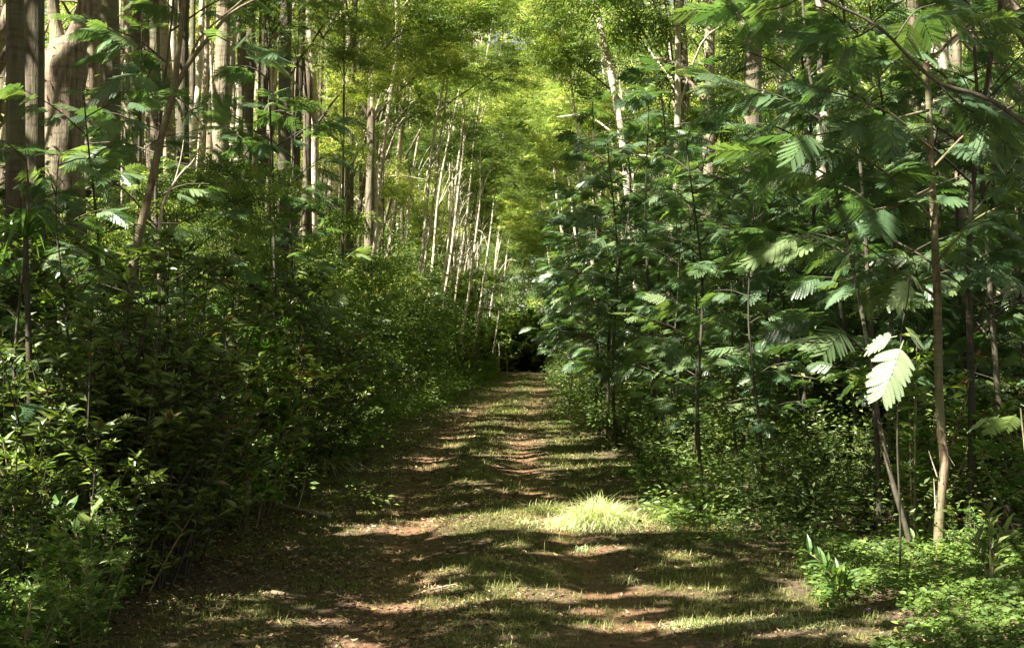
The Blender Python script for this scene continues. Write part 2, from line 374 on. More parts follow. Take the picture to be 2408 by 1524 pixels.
# ------------------------------------------------------------------ tall trees
def trunk_mesh(h, r, lean=(0, 0), n=14, m=26, wob=.15, limbs=5, fork=None, mat='bark', seed=None, z0=None):
    mb = MB(); t = np.linspace(0, 1, m); ph = RS.rand(4) * 9
    x = lean[0] * t * h + wob * (vnoise(t * 3 + ph[0], t * 0, 1) - .5) * 2 * t ** .5
    y = lean[1] * t * h + wob * (vnoise(t * 3 + ph[1], t * 0, 2) - .5) * 2 * t ** .5
    pts = np.stack([x, y, t * h], 1); pts[0, 2] = -.35
    rad = r * (1 - .62 * t) * (1 + .5 * np.exp(-t * h * 2.2))
    tube(mb, pts, rad, n, .14)
    for k in range(limbs):
        q = RS.uniform(.45, .97); i = int(q * (m - 1)); a = RS.rand() * 2 * pi; l = RS.uniform(1.5, 3.5) * h / 14
        e = pts[i] + np.array([cos(a) * l, sin(a) * l, l * RS.uniform(.4, 1.1)]); mid = (pts[i] + e) / 2 + [0, 0, .2 * l]
        tube(mb, curve([pts[i], mid, e], 7), np.linspace(rad[i] * .4, .01, 7), 6, .1)
    return mb, pts

def crown_mesh(R, H, n, T=SPRAY, mat='canopy', size=1.0, nclump=26, low=False, name='crown'):
    """many small sprays in uneven clumps through the crown's volume, origin at its middle"""
    mb = MB(); C = []
    for _ in range(nclump):
        while True:
            p = RS.uniform(-1, 1, 3)
            if np.linalg.norm(p) < 1 and (np.linalg.norm(p) > .35): break
        C.append(p * [R, R, H])
    C = np.array(C); w = RS.uniform(.4, 1.3, nclump); w /= w.sum()
    ci = RS.choice(nclump, n, p=w); rr = RS.uniform(.10, .26, nclump)[ci][:, None] * R
    d = rdir(n, -1, 1); pos = C[ci] + d * rr * (RS.rand(n, 1) ** .4) * [1, 1, .55]
    dr = d * [1, 1, .25] + rdir(n, -.6, .3) * .6
    mb.spread(T[0], T[1], pos, frames(dr, rdir(n, .4, 1)), size * RS.uniform(.7, 1.35, n), np.clip(RS.rand(nclump)[ci] * .55 + RS.rand(n) * .45, 0, 1))
    for c in C[::4]:                                # thin boughs inside
        tube(mb, curve([[0, 0, -H * .45], c * .5 - [0, 0, .1 * H], c], 6), np.linspace(.04, .01, 6), 4, 0, rnd=0.0, cap=False)
    return mb.mesh(name, M[mat])

# trunks seen on both sides: shared shapes
TR = {}
for k in range(4):
    TR['b%d' % k] = trunk_mesh(15, .24, lean=(RS.uniform(-.03, .03), RS.uniform(-.03, .03)), wob=.3)[0].mesh('trunk', M['bark'], True)
for k in range(3):
    TR['d%d' % k] = trunk_mesh(15, .24, lean=(RS.uniform(-.03, .03), 0), wob=.25)[0].mesh('trunk', M['bark_dark'], True)
for k in range(4):
    TR['p%d' % k] = trunk_mesh(14, .15, lean=(RS.uniform(.02, .10), RS.uniform(-.04, .04)), wob=.8, n=9, limbs=4)[0].mesh('trunk', M['bark_pale'], True)
CR = [crown_mesh(3.3, 2.6, 1300, SPRAY, 'canopy', 1.6), crown_mesh(2.8, 3.0, 1200, SPRAYB, 'canopy', 1.6), crown_mesh(3.0, 2.4, 1300, SPRAY, 'canopy_green', 1.55), crown_mesh(2.5, 3.4, 1200, SPRAYB, 'canopy_green', 1.45)]
CRF = [crown_mesh(3.6, 4.2, 1900, SPRAYB, 'canopy', 1.9, 34), crown_mesh(3.4, 4.6, 1900, SPRAY, 'canopy', 1.8, 34), crown_mesh(3.4, 4.0, 1800, SPRAYB, 'canopy_green', 1.8, 30)]

def tree(tr, cr, x, y, s=1.0, tw=1.0, ch=12.0, label=None, group=None, cs=1.0, lean=(0, 0), name='forest_tree'):
    t = thing(name, label, 'tree', (x, y, float(gz(x, y))), RS.rand() * 6.28 if lean == (0, 0) else 0, 1.0, group)
    o = obj('trunk', tr, t); o.scale = (tw, tw, s); o.rotation_euler = (lean[1], lean[0], 0)
    if cr:
        c = obj('crown', cr, t); c.location = (sin(lean[0]) * ch * s, -sin(lean[1]) * ch * s, ch * s); c.scale = (cs, cs, cs); c.rotation_euler = (0, 0, RS.rand() * 6.28)
    return t

# --- unseen crowns added to shade the near track, cut open for sun patches (all of them stand beside or behind the camera or rise above the frame)
def canopy_block():
    cents = []
    for ix in range(-4, 2):
        for iy in range(-2, 6):
            cents.append((ix * 5.2 - 2 + RS.uniform(-1, 1), iy * 5.2 - .5 + RS.uniform(-1, 1)))
    return cents
NEAR = canopy_block()
NLEAF = 300000
allp = np.stack([RS.uniform(-24, 6, NLEAF), RS.uniform(-6, 28, NLEAF), RS.uniform(11.2, 15.5, NLEAF)], 1)
allp[:, 2] += 1.2 * (fnoise(allp[:, 0] * .4, allp[:, 1] * .4, 31) - .5)
sgx, sgy = sun_ground(allp)
keep = ~is_open(sgx, sgy) & ((RS.rand(NLEAF) < np.where(sgx < -2.4, .48, .76)) | ((sgx > -2.4) & (sgx < 1.7)))
allp = allp[keep]
own = np.argmin(((allp[:, None, :2] - np.array(NEAR)[None]) ** 2).sum(-1), 1)

# hand-placed trunks (u, v-of-reference 300, width px, depth, kind, lean x, height, label)
HAND = [
 (22, 56, 11.5, 'd0', 0, 'very dark broad trunk at the left margin of the photo, cut by the frame'),
 (80, 62, 12.5, 'd1', .01, 'dark brown trunk just left of the forked lit trunk'),
 (242, 66, 16.5, 'd0', .01, 'mossy grey trunk right of the forked trunk, lit near its foot'),
 (322, 36, 22, 'd1', 0, 'reddish grey trunk with lit bark right of the mossy trunk'),
 (385, 34, 20, 'd2', 0, 'grey trunk directly behind the leaning slender sapling'),
 (448, 40, 24, 'd2', .02, 'dim brown trunk between the leaning sapling and the brightly lit trunk'),
 (505, 48, 18, 'b3', .015, 'broad trunk with sunlit top and dark lower half, left of the bright gap'),
 (572, 30, 27, 'd1', .02, 'dark trunk in front of the bright gap'),
 (612, 30, 30, 'd1', .02, 'grey trunk right of the bright gap'),
 (655, 42, 24, 'd0', .03, 'tall dark leaning trunk between two thin grey ones'),
 (690, 24, 32, 'b2', .03, 'tan trunk with sunlit lower half behind the shrub bank'),
 (735, 28, 33, 'd2', .02, 'brown trunk beside the tan one, its right side lit'),
 (775, 24, 38, 'p0', .02, 'pale thin trunk between the brown trunk and the twin trunks'),
 (815, 26, 36, 'd0', .02, 'one of two close grey trunks, the thicker'),
 (838, 20, 40, 'p1', .02, 'one of two close grey trunks, the thinner and paler'),
 (880, 28, 40, 'b0', .04, 'grey brown trunk left of the bright leaning trunk'),
]
hand_pts = []
for (u, w, d, k, ln, lab) in HAND:
    x = (u - VX) / F * d; hand_pts.append((x, d))
    base_r = .24 if k[0] != 'p' else .15
    tw = .82 * (w / F * d / 2) / (base_r * .86)
    o = thing('forest_tree', lab, 'tree', (x - ln * 4, d, float(gz(x, d))), 0, 1.0, 'tall trunks standing left of the track')
    t = obj('trunk', TR[k], o); t.scale = (tw, tw, 1.05); t.rotation_euler = (0, ln, 0)
    if d > 26:
        c = obj('crown', CR[RS.randint(4)], o); c.location = (ln * 13, 0, 14.5); c.scale = (.7, .7, .6); c.rotation_euler = (0, 0, RS.rand() * 6)
# give the near masked crowns to trunks: a tree per centre
LBIG = leaf_lo(w=.55); LBIG = (LBIG[0] - [.5, 0, 0], LBIG[1])
for ci, (cx, cy) in enumerate(NEAR):
    sel = np.where(own == ci)[0]
    if not len(sel): continue
    # keep a trunk off the track and out of the frame's near view
    tx, ty = cx, cy
    if -3.6 < tx < 3.0: tx = -4.2 if tx < -.5 else 4.0
    if ty > 2 and tx > -.43 * ty - .5 and tx < 0: tx = -.43 * ty - 1.2
    if ty > 2 and tx > 0: tx = .42 * ty + 1.2
    t = thing('added_shade_tree', 'unseen tall tree added to shade the near track, its crown cut open for sun patches', 'tree', (tx, ty, float(gz(tx, ty))), 0, 1.0, 'unseen tall trees added to shade the near track')
    tm, pts = MB(), None
    tube(tm, curve([[0, 0, -.3], [(cx - tx) * .1, (cy - ty) * .1, 5], [(cx - tx) * .6, (cy - ty) * .6, 10], [cx - tx, cy - ty, 13.3]], 14), np.linspace(.24, .07, 14), 10, .12)
    for _ in range(6):
        a = RS.rand() * 6.28; e = np.array([cx - tx + cos(a) * 2.2, cy - ty + sin(a) * 2.2, 13.2 + RS.rand()])
        gxx, gyy = sun_ground(e)
        tube(tm, curve([[(cx - tx) * .6, (cy - ty) * .6, 10], (e + [0, 0, -1.4]) * [.8, .8, 1], e], 6), np.linspace(.05, .012, 6), 5, cap=False)
    obj('trunk', tm.mesh('trunk', M['bark'], True), t)
    lm = MB(); p = allp[sel] - [tx, ty, float(gz(tx, ty))]; n = len(sel)
    lm.spread(LBIG[0], LBIG[1], p, frames(rdir(n, -.5, .4), rdir(n, .2, 1)), RS.uniform(.17, .27, n))
    obj('crown', lm.mesh('crown', M['canopy_green']), t)

# --- the forked, half lit trunk
def forked():
    d = 14.0; b = P(150, 480, d); bx, by = b[0], d
    t = thing('forked_tree', 'broad trunk that forks into two limbs, its left side brightly sunlit', 'tree', (bx, by, 0))
    mb = MB(); L = lambda u, v, dd=0: P(u, v, d + dd) - [bx, by, 0]
    px = d / F
    tube(mb, curve([[-.12, 0, -.3], L(138, 600), L(146, 420), L(150, 260), L(153, 150), L(152, 85)], 26), np.interp(np.linspace(0, 1, 26), [0, .3, .8, .93, 1], [.33, .25, .22, .18, .03]), 18, .16)
    tube(mb, curve([L(142, 150), L(134, 90), L(127, 40), L(124, -10), L(118, -200), L(90, -600)], 20), np.interp(np.linspace(0, 1, 20), [0, .12, .3, 1], [.17, .10, .07, .045]), 12, .15)
    tube(mb, curve([L(160, 160), L(176, 100), L(198, 40), L(208, -10), L(222, -200), L(225, -600)], 20), np.interp(np.linspace(0, 1, 20), [0, .12, .3, 1], [.17, .14, .12, .08]), 14, .15)
    obj('trunk', mb.mesh('trunk', M['bark'], True), t)
    c = obj('crown', CR[3], t); c.location = (-2.5, 1, 15.5); c.scale = (.7, .7, .7)
forked()

# --- forest behind: left and right belts
def clear(x, y, pts, r):
    return all((x - a) ** 2 + (y - b) ** 2 > r * r for a, b in pts)
pl = list(hand_pts); nleft = 0
for _ in range(6000):
    if nleft >= 120: break
    y = RS.uniform(24, 118) ; x = RS.uniform(-.43 * y - 2, -4.6 if y < 36 else -6.2)
    if y < 40 and x > -.16 * y: continue
    if not clear(x, y, pl, 2.0 + .018 * y): continue
    pl.append((x, y)); nleft += 1
    pale = RS.rand() < (.25 if y < 40 else .7)
    k = 'p%d' % RS.randint(4) if pale else ('b%d' % RS.randint(4) if RS.rand() < .7 else 'd%d' % RS.randint(3))
    ln = RS.uniform(.0, .16) if x > -9 and y > 36 else RS.uniform(-.03, .06)
    green = RS.rand() < .35
    tree(TR[k], CR[RS.randint(2) + (2 if green else 0)] if RS.rand() < (.12 if y < 45 else .28) else None, x, y, RS.uniform(.85, 1.25), RS.uniform(.7, 1.15) if not pale else RS.uniform(.7, 1.3), RS.uniform(13.5, 16),
         'slender pale trunk in the crowded stand left of the track' if pale else 'grey brown trunk in the crowded stand left of the track',
         'pale slender trunks left of the track' if pale else 'grey trunks left of the track', RS.uniform(.75, 1.05), (ln, RS.uniform(-.03, .03)))
pts3 = []
for _ in range(4000):
    if len(pts3) >= 150: break
    y = RS.uniform(24, 85); x = RS.uniform(-.34 * y, -5.0 - .02 * y)
    if not clear(x, y, pts3, 1.0): continue
    pts3.append((x, y)); k = 'p%d' % RS.randint(4) if RS.rand() < .5 else ('b%d' % RS.randint(4) if RS.rand() < .4 else 'd%d' % RS.randint(3))
    tree(TR[k], None, x, y, RS.uniform(1.2, 1.7), RS.uniform(.4, .9) * (1 if k[0] == 'p' else .6), 12, 'slim straight sunlit trunk packed among the others left of the track' if k[0] == 'p' else 'slim brown trunk packed among the others left of the track',
         'slim sunlit trunks packed left of the track' if k[0] == 'p' else 'slim brown trunks packed left of the track', 1, (RS.uniform(-.02, .09), RS.uniform(-.02, .02)))
# leaning pale stems that fan towards the track far off on the left
for k in range(18):
    y = RS.uniform(42, 95); x = -RS.uniform(6.0, 12.5)
    tree(TR['p%d' % RS.randint(4)], CR[RS.randint(2)] if k % 2 else None, x, y, RS.uniform(.7, 1.1), RS.uniform(.4, .75), 12, 'thin white stem leaning over the track in the far left stand', 'thin leaning stems at the far left edge', .7, (RS.uniform(-.02, .15), RS.uniform(-.05, .05)))
nr = 0; pr = []
for _ in range(6000):
    if nr >= 78: break
    y = RS.uniform(18, 118); x = RS.uniform(4.2, .42 * y + 2)
    if not clear(x, y, pr, 2.2 + .02 * y): continue
    if y < 30 and x < 6: continue
    pr.append((x, y)); nr += 1
    pale = RS.rand() < .4
    k = 'p%d' % RS.randint(4) if pale else ('b%d' % RS.randint(4) if RS.rand() < .6 else 'd%d' % RS.randint(3))
    tree(TR[k], (CR[RS.randint(2, 4)] if RS.rand() < .6 else CR[RS.randint(2)]) if RS.rand() < .8 else None, x, y, RS.uniform(.85, 1.2), RS.uniform(.7, 1.1), RS.uniform(10, 13),
         'pale trunk half hidden behind the feathery saplings right of the track' if pale else 'dark trunk half hidden behind the feathery saplings right of the track',
         'pale trunks behind the saplings' if pale else 'dark trunks behind the saplings', RS.uniform(.8, 1.1), (RS.uniform(-.06, .04), 0))
# trunks at right one can tell apart
for (u, w, d, k, ln, lab) in [
 (1862, 32, 17, 'p1', 0, 'pale barked trunk seen in pieces between fronds, right of centre'),
 (2365, 34, 15, 'p2', 0, 'pale mottled trunk near the right margin, lit on its left side'),
 (1765, 46, 24, 'b2', 0, 'broad dim grey trunk behind dark fronds at upper right'),
 (1555, 18, 30, 'p0', 0, 'short bright piece of trunk among leaves above the sapling thicket'),
 (2140, 30, 17, 'd0', 0, 'dark straight trunk behind the tall near sapling'),
 (2250, 22, 14, 'b1', -.02, 'slender brown trunk with one sunlit patch, right of the near sapling'),
 (1432, 22, 34, 'p3', -.16, 'white trunk leaning left above the track, high right of centre')]:
    x = (u - VX) / F * d; tw = (w / F * d / 2) / ((.24 if k[0] != 'p' else .15) * .86)
    o = thing('forest_tree', lab, 'tree', (x - ln * 7, d, float(gz(x, d))), 0, 1.0, 'trunks right of the track')
    t = obj('trunk', TR[k], o); t.scale = (tw, tw, 1); t.rotation_euler = (0, ln, 0)
    if d > 20: c = obj('crown', CR[2], o); c.location = (ln * 12, 0, 13)
# crowded crowns over the far track, the bright middle of the picture
for k in range(92):
    y = RS.uniform(46, 126); side = RS.choice([-1, 1]); x = side * RS.uniform(2.8, 5.5 + y * .04)
    z = RS.uniform(4.5, min(1.65 + .30 * y, 26)) if y > 60 else RS.uniform(8, 1.65 + .30 * y)
    if side < 0 and y < 70: z = max(z, 12)
    s = max(z / 14, .35)
    t = thing('canopy_tree', 'bright yellow green crown closing over the far end of the track', 'tree', (x, y, 0), 0, 1, 'sunlit crowns over the far track')
    o = obj('trunk', TR['p%d' % RS.randint(4)], t); o.scale = (.55, .55, s); o.rotation_euler = (0, -side * .12, RS.rand() * 0)
    c = obj('crown', CR[RS.randint(2)] if RS.rand() < .55 else CR[2], t); c.location = (-side * z * .12, 0, z); c.scale = (.75, .75, .6); c.rotation_euler = (0, 0, RS.rand() * 6.28)
# leafy boughs hanging in from the left above the middle of the track
for (u, v, y, q, kk) in [(820, 190, 34, .42, 0), (900, 60, 38, .5, 1), (1010, 150, 42, .5, 0), (760, 60, 30, .4, 2), (1080, 40, 46, .55, 1), (1160, 170, 52, .5, 2), (960, 260, 50, .42, 0), (1320, 120, 48, .5, 1), (1500, 60, 40, .45, 0), (860, 330, 44, .35, 3)]:
    p = P(u, v, y); sx = -6.5 if u < 1235 else 6.0
    t = thing('overhanging_tree', 'slim tree leaning in over the middle of the track with sunlit yellow green boughs', 'tree', (sx, y, 0), 0, 1, 'trees leaning in over the middle of the track'); o_ = np.array([sx, y, 0])
    m_ = MB(); tube(m_, curve([[0, 0, -.2], (p - o_) * [.08, 0, .4], (p - o_) * [.4, 0, .8], p - o_], 14), np.linspace(.10, .02, 14), 7, .15)
    obj('trunk', m_.mesh('trunk', M['bark_dark'], True), t); c = obj('crown', CR[kk], t); c.location = tuple(p - o_); c.scale = (q * 1.2, q, q * .7); c.rotation_euler = (0, .15, RS.rand() * 6.28)
# crowns low over the far track, leaving a dark tunnel beneath
for k in range(46):
    y = RS.uniform(66, 124); x = RS.uniform(-3.4, 3.2); z = RS.uniform(8.5 + .012 * y, 1.65 + .27 * y)
    t = thing('canopy_tree', 'yellow green crown hanging over the middle of the far track', 'tree', (-4.5 if x < 0 else 4.2, y, 0), 0, 1, 'crowns hanging over the middle of the far track')
    o = obj('trunk', TR['p%d' % RS.randint(4)], t); o.scale = (.5, .5, z / 14)
    c = obj('crown', CR[RS.randint(2)] if RS.rand() < .5 else CR[2 + RS.randint(2)], t); c.location = (x - t.location[0], 0, z); c.scale = (.7, .7, .5); c.rotation_euler = (0, 0, RS.rand() * 6.28)
# small understory trees in the left bank and between the right saplings
n1 = 0; us = []
for _ in range(9000):
    if n1 >= 150: break
    left = n1 < 112
    y = RS.uniform(19, 112); x = RS.uniform(-9.5, -3.9) if left else RS.uniform(4.5, 10)
    if not clear(x, y, us, 1.3): continue
    us.append((x, y)); n1 += 1; z = RS.uniform(1.2, 2.0) + .055 * y * RS.uniform(.4, 1.1) + (RS.uniform(0, 8) if left and n1 > 84 and y > 28 else 0); g = RS.rand() < .6
    t = thing('understory_tree', ('small leafy tree rising from the bank left of the track' if left else 'small leafy tree standing deep behind the right saplings'), 'tree', (x, y, float(gz(x, y))), 0, 1, 'small trees of the left bank' if left else 'small trees behind the right saplings')
    o = obj('trunk', TR['d%d' % RS.randint(3)], t); o.scale = (.2, .2, z / 14)
    c = obj('crown', CR[(2 if g else 0) + RS.randint(2)], t); c.location = (0, 0, z); q = RS.uniform(.34, .52); c.scale = (q, q, q * 1.1); c.rotation_euler = (0, 0, RS.rand() * 6.28)
# the last trees, which close the view
for k in range(70):
    y = RS.uniform(122, 150); x = (k / 69 - .5) * 130 + RS.uniform(-1, 1); z = RS.uniform(5, 36)
    if abs(x) < 5: z = max(z, 15)
    t = thing('far_tree', 'far tree closing the view, a mass of sunlit leaves', 'tree', (x, y, 0), 0, 1, 'far trees that close the view')
    o = obj('trunk', TR['p%d' % RS.randint(4)], t); o.scale = (1, 1, z / 14)
    c = obj('crown', CRF[RS.randint(3)], t); c.location = (0, 0, z); c.scale = (1.5, 1.5, 1.3); c.rotation_euler = (0, 0, RS.rand() * 6.28)
mb = MB()                                            # far wood as one mass
n = 90000; xx = RS.uniform(-95, 95, n); zz = RS.rand(n) ** 1.0 * 48; yy = 152 + 10 * fnoise(xx * .15, zz * .15, 41) + RS.rand(n) * 4
mb.spread(LL[0], LL[1], np.stack([xx, yy, zz], 1), frames(rdir(n, -.6, .3), rdir(n, .1, 1) + [0, -.6, 0]), RS.uniform(.7, 1.5, n))
tag(obj('far_woods', mb.mesh('far_woods', M['canopy'])), 'solid mass of forest leaves behind the last trees', 'woods', None, 'stuff')

# ------------------------------------------------------------------ feathery saplings
FR1 = [frond(RS.uniform(.36, .5), RS.randint(7, 11), 1, RS.uniform(.15, .55)) for _ in range(7)]
FR0 = [frond(RS.uniform(.36, .5), RS.randint(7, 10), 0, RS.uniform(.15, .55)) for _ in range(6)]
FR2 = [frond(RS.uniform(.38, .48), RS.randint(7, 10), 2, RS.uniform(.2, .6)) for _ in range(6)]
def place_frond(mb, lib, p, d, s=1.0, roll=0.0, rnd=None):
    R = frames(np.array([d]), None, np.array([roll]))[0]
    mb.merge(lib[RS.randint(len(lib))], R, p, s, RS.rand() if rnd is None else rnd)
def sapling_meshes(h, r, lib, nb=12, bl=(.5, 1.3), start=.3, fs=1.0, per=7, bare=False, mat='stem_dark'):
    st = MB(); fr = MB(); ph = RS.rand() * 20; t = np.linspace(0, 1, 16)
    pts = np.stack([.35 * (vnoise(t * 2.2 + ph, t * 0, 1) - .5) * t ** .5 * h / 4, .35 * (vnoise(t * 2.2 + ph, t * 0, 2) - .5) * t ** .5 * h / 4, t * h], 1); pts[0, 2] = -.15
    tube(st, pts, np.linspace(r, r * .3, 16), 7, .08)
    for k in range(nb):
        q = start + (1 - start) * (k + RS.rand() * .8) / nb; q = min(q, .99)
        i = q * 15; a0 = pts[int(i)] + (pts[min(int(i) + 1, 15)] - pts[int(i)]) * (i - int(i))
        az = k * 2.4 + RS.uniform(-.4, .4); l = RS.uniform(*bl) * (1.15 - .5 * q)
        e = a0 + np.array([cos(az) * l, sin(az) * l, l * RS.uniform(.15, .6)])
        c = curve([a0, (a0 + e) / 2 + [0, 0, .06], e], 6); tube(st, c, np.linspace(r * .35, .005, 6), 4, cap=False)
        for m in range(per):
            f = .3 + .7 * (m + .5) / per; p = a0 + (e - a0) * f; s = 1 if m % 2 else -1
            ang = az + s * radians(RS.uniform(25, 75)) * (1 - .6 * f)
            place_frond(fr, lib, p, (cos(ang), sin(ang), RS.uniform(-.45, .35)), fs * RS.uniform(.7, 1.25), RS.uniform(-.75, .75))
    for m in range(5):
        ang = m * 1.3; place_frond(fr, lib, pts[-1], (cos(ang), sin(ang), RS.uniform(.2, .8)), fs * RS.uniform(.7, 1))
    return st.mesh('stem', M[mat], True), fr.mesh('fronds', M['frond'])
SAP = [sapling_meshes(RS.uniform(3.6, 5.2), .028, FR1, 17, (.5, 1.3), .2, .68, 9) for _ in range(4)]
SAPF = [sapling_meshes(RS.uniform(4, 6), .03, FR0, 15, (.6, 1.5), .2, .95, 7) for _ in range(4)]
SAPN = [sapling_meshes(RS.uniform(4.6, 5.6), .03, FR2, 13, (.5, 1.3), .25, .70, 8) for _ in range(2)]

# main near sapling, right
def stem_thing(name, label, path, rads, mat, cat='tree', n=10):
    b = path[0]; t = thing(name, label, cat, (b[0], b[1], 0))
    mb = MB(); pp = curve([np.array(p) - [b[0], b[1], 0] for p in path], 30)
    tube(mb, pp, np.interp(np.linspace(0, 1, 30), np.linspace(0, 1, len(rads)), rads), n, .10)
    return t, mb, pp
D = 9.93
t, mb, pp = stem_thing('slender_tree', 'slender tan tree with sunlit lower trunk, standing in the ground cover at right',
    [P(2207, 1345, D), P(2207, 1260, D), P(2212, 1180, D), P(2222, 1090, D), P(2212, 1000, D), P(2206, 850, D), P(2204, 700, D), P(2196, 520, D + .1), P(2188, 350, D + .2), P(2180, 180, D + .3), P(2165, 0, D + .4), P(2150, -350, D + .6)], [.042, .037, .032, .026, .02], 'bark_thin')
lb = MB()
def bough(mb, fmb, pts, r0, lib, k, fs=1.0, org=(0, 0, 0), rnd=None):
    c = curve([np.array(p) - org for p in pts], 12); tube(mb, c, np.linspace(r0, .004, 12), 5, cap=False)
    d = c[-1] - c[0]; az = math.atan2(d[1], d[0])
    for m in range(k):
        f = .25 + .75 * (m + .5) / k; p = c[min(int(f * 11), 11)]; s = 1 if m % 2 else -1
        ang = az + s * radians(RS.uniform(30, 80)) * (1.1 - .8 * f)
        place_frond(fmb, lib, p, (cos(ang), sin(ang), RS.uniform(-.5, .25)), fs * RS.uniform(.75, 1.2), RS.uniform(-.8, .8), rnd)
O = np.array([P(2207, 1345, D)[0], D, 0])
for (a, b, c_, k) in [((2196, 520), (2100, 420), (1960, 330), 9), ((2188, 350), (2080, 260), (1900, 200), 10), ((2180, 200), (2090, 120), (1960, 60), 9), ((2190, 400), (2290, 300), (2400, 240), 9),
                      ((2204, 700), (2120, 640), (2010, 560), 8), ((2200, 620), (2290, 520), (2390, 470), 8), ((2178, 150), (2280, 60), (2380, 20), 8), ((2192, 450), (2120, 480), (2020, 500), 8), ((2183, 260), (2020, 300), (1850, 330), 9)]:
    dd = RS.uniform(-1.3, .6)
    bough(mb, lb, [P(*a, D), P(*b, D + dd * .5), P(*c_, D + dd)], .014, FR2, k, 1.0, O)
obj('trunk', mb.mesh('trunk', M['bark_thin'], True), t); obj('crown', lb.mesh('crown', M['frond']), t)
# bleached peeling twig pieces on it are parts
mb = MB(); q = lambda u, v: P(u, v, D - .03) - O
tube(mb, curve([q(2204, 1120), q(2192, 1085), q(2184, 1060)], 5), np.linspace(.006, .003, 5), 4)
tube(mb, curve([q(2200, 1195), q(2198, 1160), q(2196, 1125)], 5), np.linspace(.007, .003, 5), 4)
tube(mb, curve([q(2222, 1020), q(2225, 1060), q(2245, 1095)], 6), np.linspace(.003, .002, 6), 4)
obj('twig', mb.mesh('twig', M['bark_pale']), t)
# frond cluster blown out by the sun and its neighbours: a low sapling of its own
D2 = 9.0; O2 = np.array([P(2150, 1300, D2)[0] - .1, D2, 0])
t = thing('low_sapling', 'low sapling whose big fronds are coloured white as if glowing in the sun', 'tree', tuple(O2))
mb = MB(); fb = MB(); top = P(2120, 770, D2) - O2
tube(mb, curve([[0, 0, -.1], [0, 0, .5], [-.02, 0, 1.1], top], 14), np.linspace(.009, .005, 14), 6)
big = [frond(.42, 9, 2, .25), frond(.40, 8, 2, .35)]
def aim(fb, lib, u, v, d, du, dv, dd, s, up=(0, -.8, .6), rnd=.6):
    p = P(u, v, d) - O2; e = P(u + du, v + dv, d + dd) - O2
    R = frames(np.array([e - p]), np.array([up]))[0]; fb.merge(lib, R, p, s, rnd)
aim(fb, big[0], 2125, 800, D2, -50, 130, -.15, 1.05)
aim(fb, big[1], 2110, 790, D2, -100, 30, .25, .66)
aim(fb, big[1], 2130, 790, D2, 90, 20, .3, .62)
aim(fb, big[0], 2140, 650, D2, -40, 90, .1, .6)
aim(fb, big[1], 2140, 655, D2, 60, 30, .2, .45)
tube(mb, curve([top, P(2135, 700, D2) - O2, P(2140, 650, D2) - O2], 5), np.linspace(.006, .003, 5), 4)
obj('stem', mb.mesh('stem', M['stem_dark'], True), t); obj('fronds', fb.mesh('fronds', M['frond_sunlit']), t)
# second dark stem, right
t, mb, pp = stem_thing('slender_tree', 'thin dark trunk leaning left beside the tan one, its foot dappled',
    [P(2158, 1350, 9.6), P(2130, 1240, 9.6), P(2095, 1120, 9.7), P(2065, 980, 9.8), P(2045, 840, 9.8), P(2010, 650, 9.9), P(1960, 420, 10), P(1900, 150, 10.2), P(1880, -150, 10.4)], [.024, .018, .014, .009], 'bark_thin')
lb = MB(); O = np.array([pp[0][0] * 0 + P(2158, 1350, 9.6)[0], 9.6, 0])
for (a, b, c_, k) in [((1960, 420), (1880, 380), (1780, 360), 8), ((1925, 280), (1840, 230), (1740, 200), 8), ((2000, 600), (1900, 560), (1790, 540), 8), ((1985, 500), (2060, 440), (2130, 400), 7), ((1905, 180), (1990, 110), (2060, 90), 7), ((2045, 840), (1960, 760), (1880, 740), 6)]:
    dd = RS.uniform(-1, .8); bough(mb, lb, [P(*a, 9.9), P(*b, 9.9 + dd * .5), P(*c_, 9.9 + dd)], .010, FR2, k, 1.0, O)
obj('trunk', mb.mesh('trunk', M['stem_dark'], True), t); obj('crown', lb.mesh('crown', M['frond']), t)
# overhanging dark bough, upper right
t, mb, pp = stem_thing('bent_sapling', 'dark bent sapling arching across the upper right with hanging fronds',
    [(5.2, 8.6, 0), (5.1, 8.7, 1.5), P(2420, 300, 8.8), P(2200, 190, 8.9), P(2060, 60, 9), P(1900, -20, 9.1), P(1780, -120, 9.3)], [.03, .016, .012, .006], 'stem_dark')
lb = MB(); O = np.array([5.2, 8.6, 0])
for (a, b, c_, k) in [((2200, 190), (2260, 250), (2340, 280), 6), ((2060, 60), (2000, 90), (1900, 60), 8), ((1900, -20), (1830, 20), (1700, 30), 8), ((2100, 100), (2150, 30), (2200, 10), 6)]:
    bough(mb, lb, [P(*a, 9), P(*b, 9), P(*c_, 9.2)], .008, FR2, k, .95, O)
obj('trunk', mb.mesh('trunk', M['stem_dark'], True), t); obj('crown', lb.mesh('crown', M['frond']), t)

# sapling thicket on the right, individuals
SG = 'feathery saplings crowding the right side of the track'
spr = []
def add_sap(x, y, lib, sc, lab, grp, nm='feathery_sapling'):
    s, f = lib[RS.randint(len(lib))]
    inst(nm, lab, 'sapling', [('stem', s), ('fronds', f)], (x, y, float(gz(x, y)) - .02), RS.rand() * 6.28, sc, grp, (RS.uniform(-.07, .07), RS.uniform(-.1, .05)))
n1 = 0
for _ in range(5000):
    if n1 >= 78: break
    y = RS.uniform(10.5, 25); x = RS.uniform(right_edge(y) + .5, .4 * y + .5)
    if x < right_edge(y) + 1.0 and RS.rand() < .5: continue
    if y < 12 and x < 3: continue
    if not clear(x, y, spr, .55): continue
    spr.append((x, y)); n1 += 1
    add_sap(x, y, SAPN if y < 12.5 else SAP, RS.uniform(.6, 1.25), 'dark stemmed feathery sapling in the near thicket right of the track', 'near feathery saplings right of the track')
n1 = 0
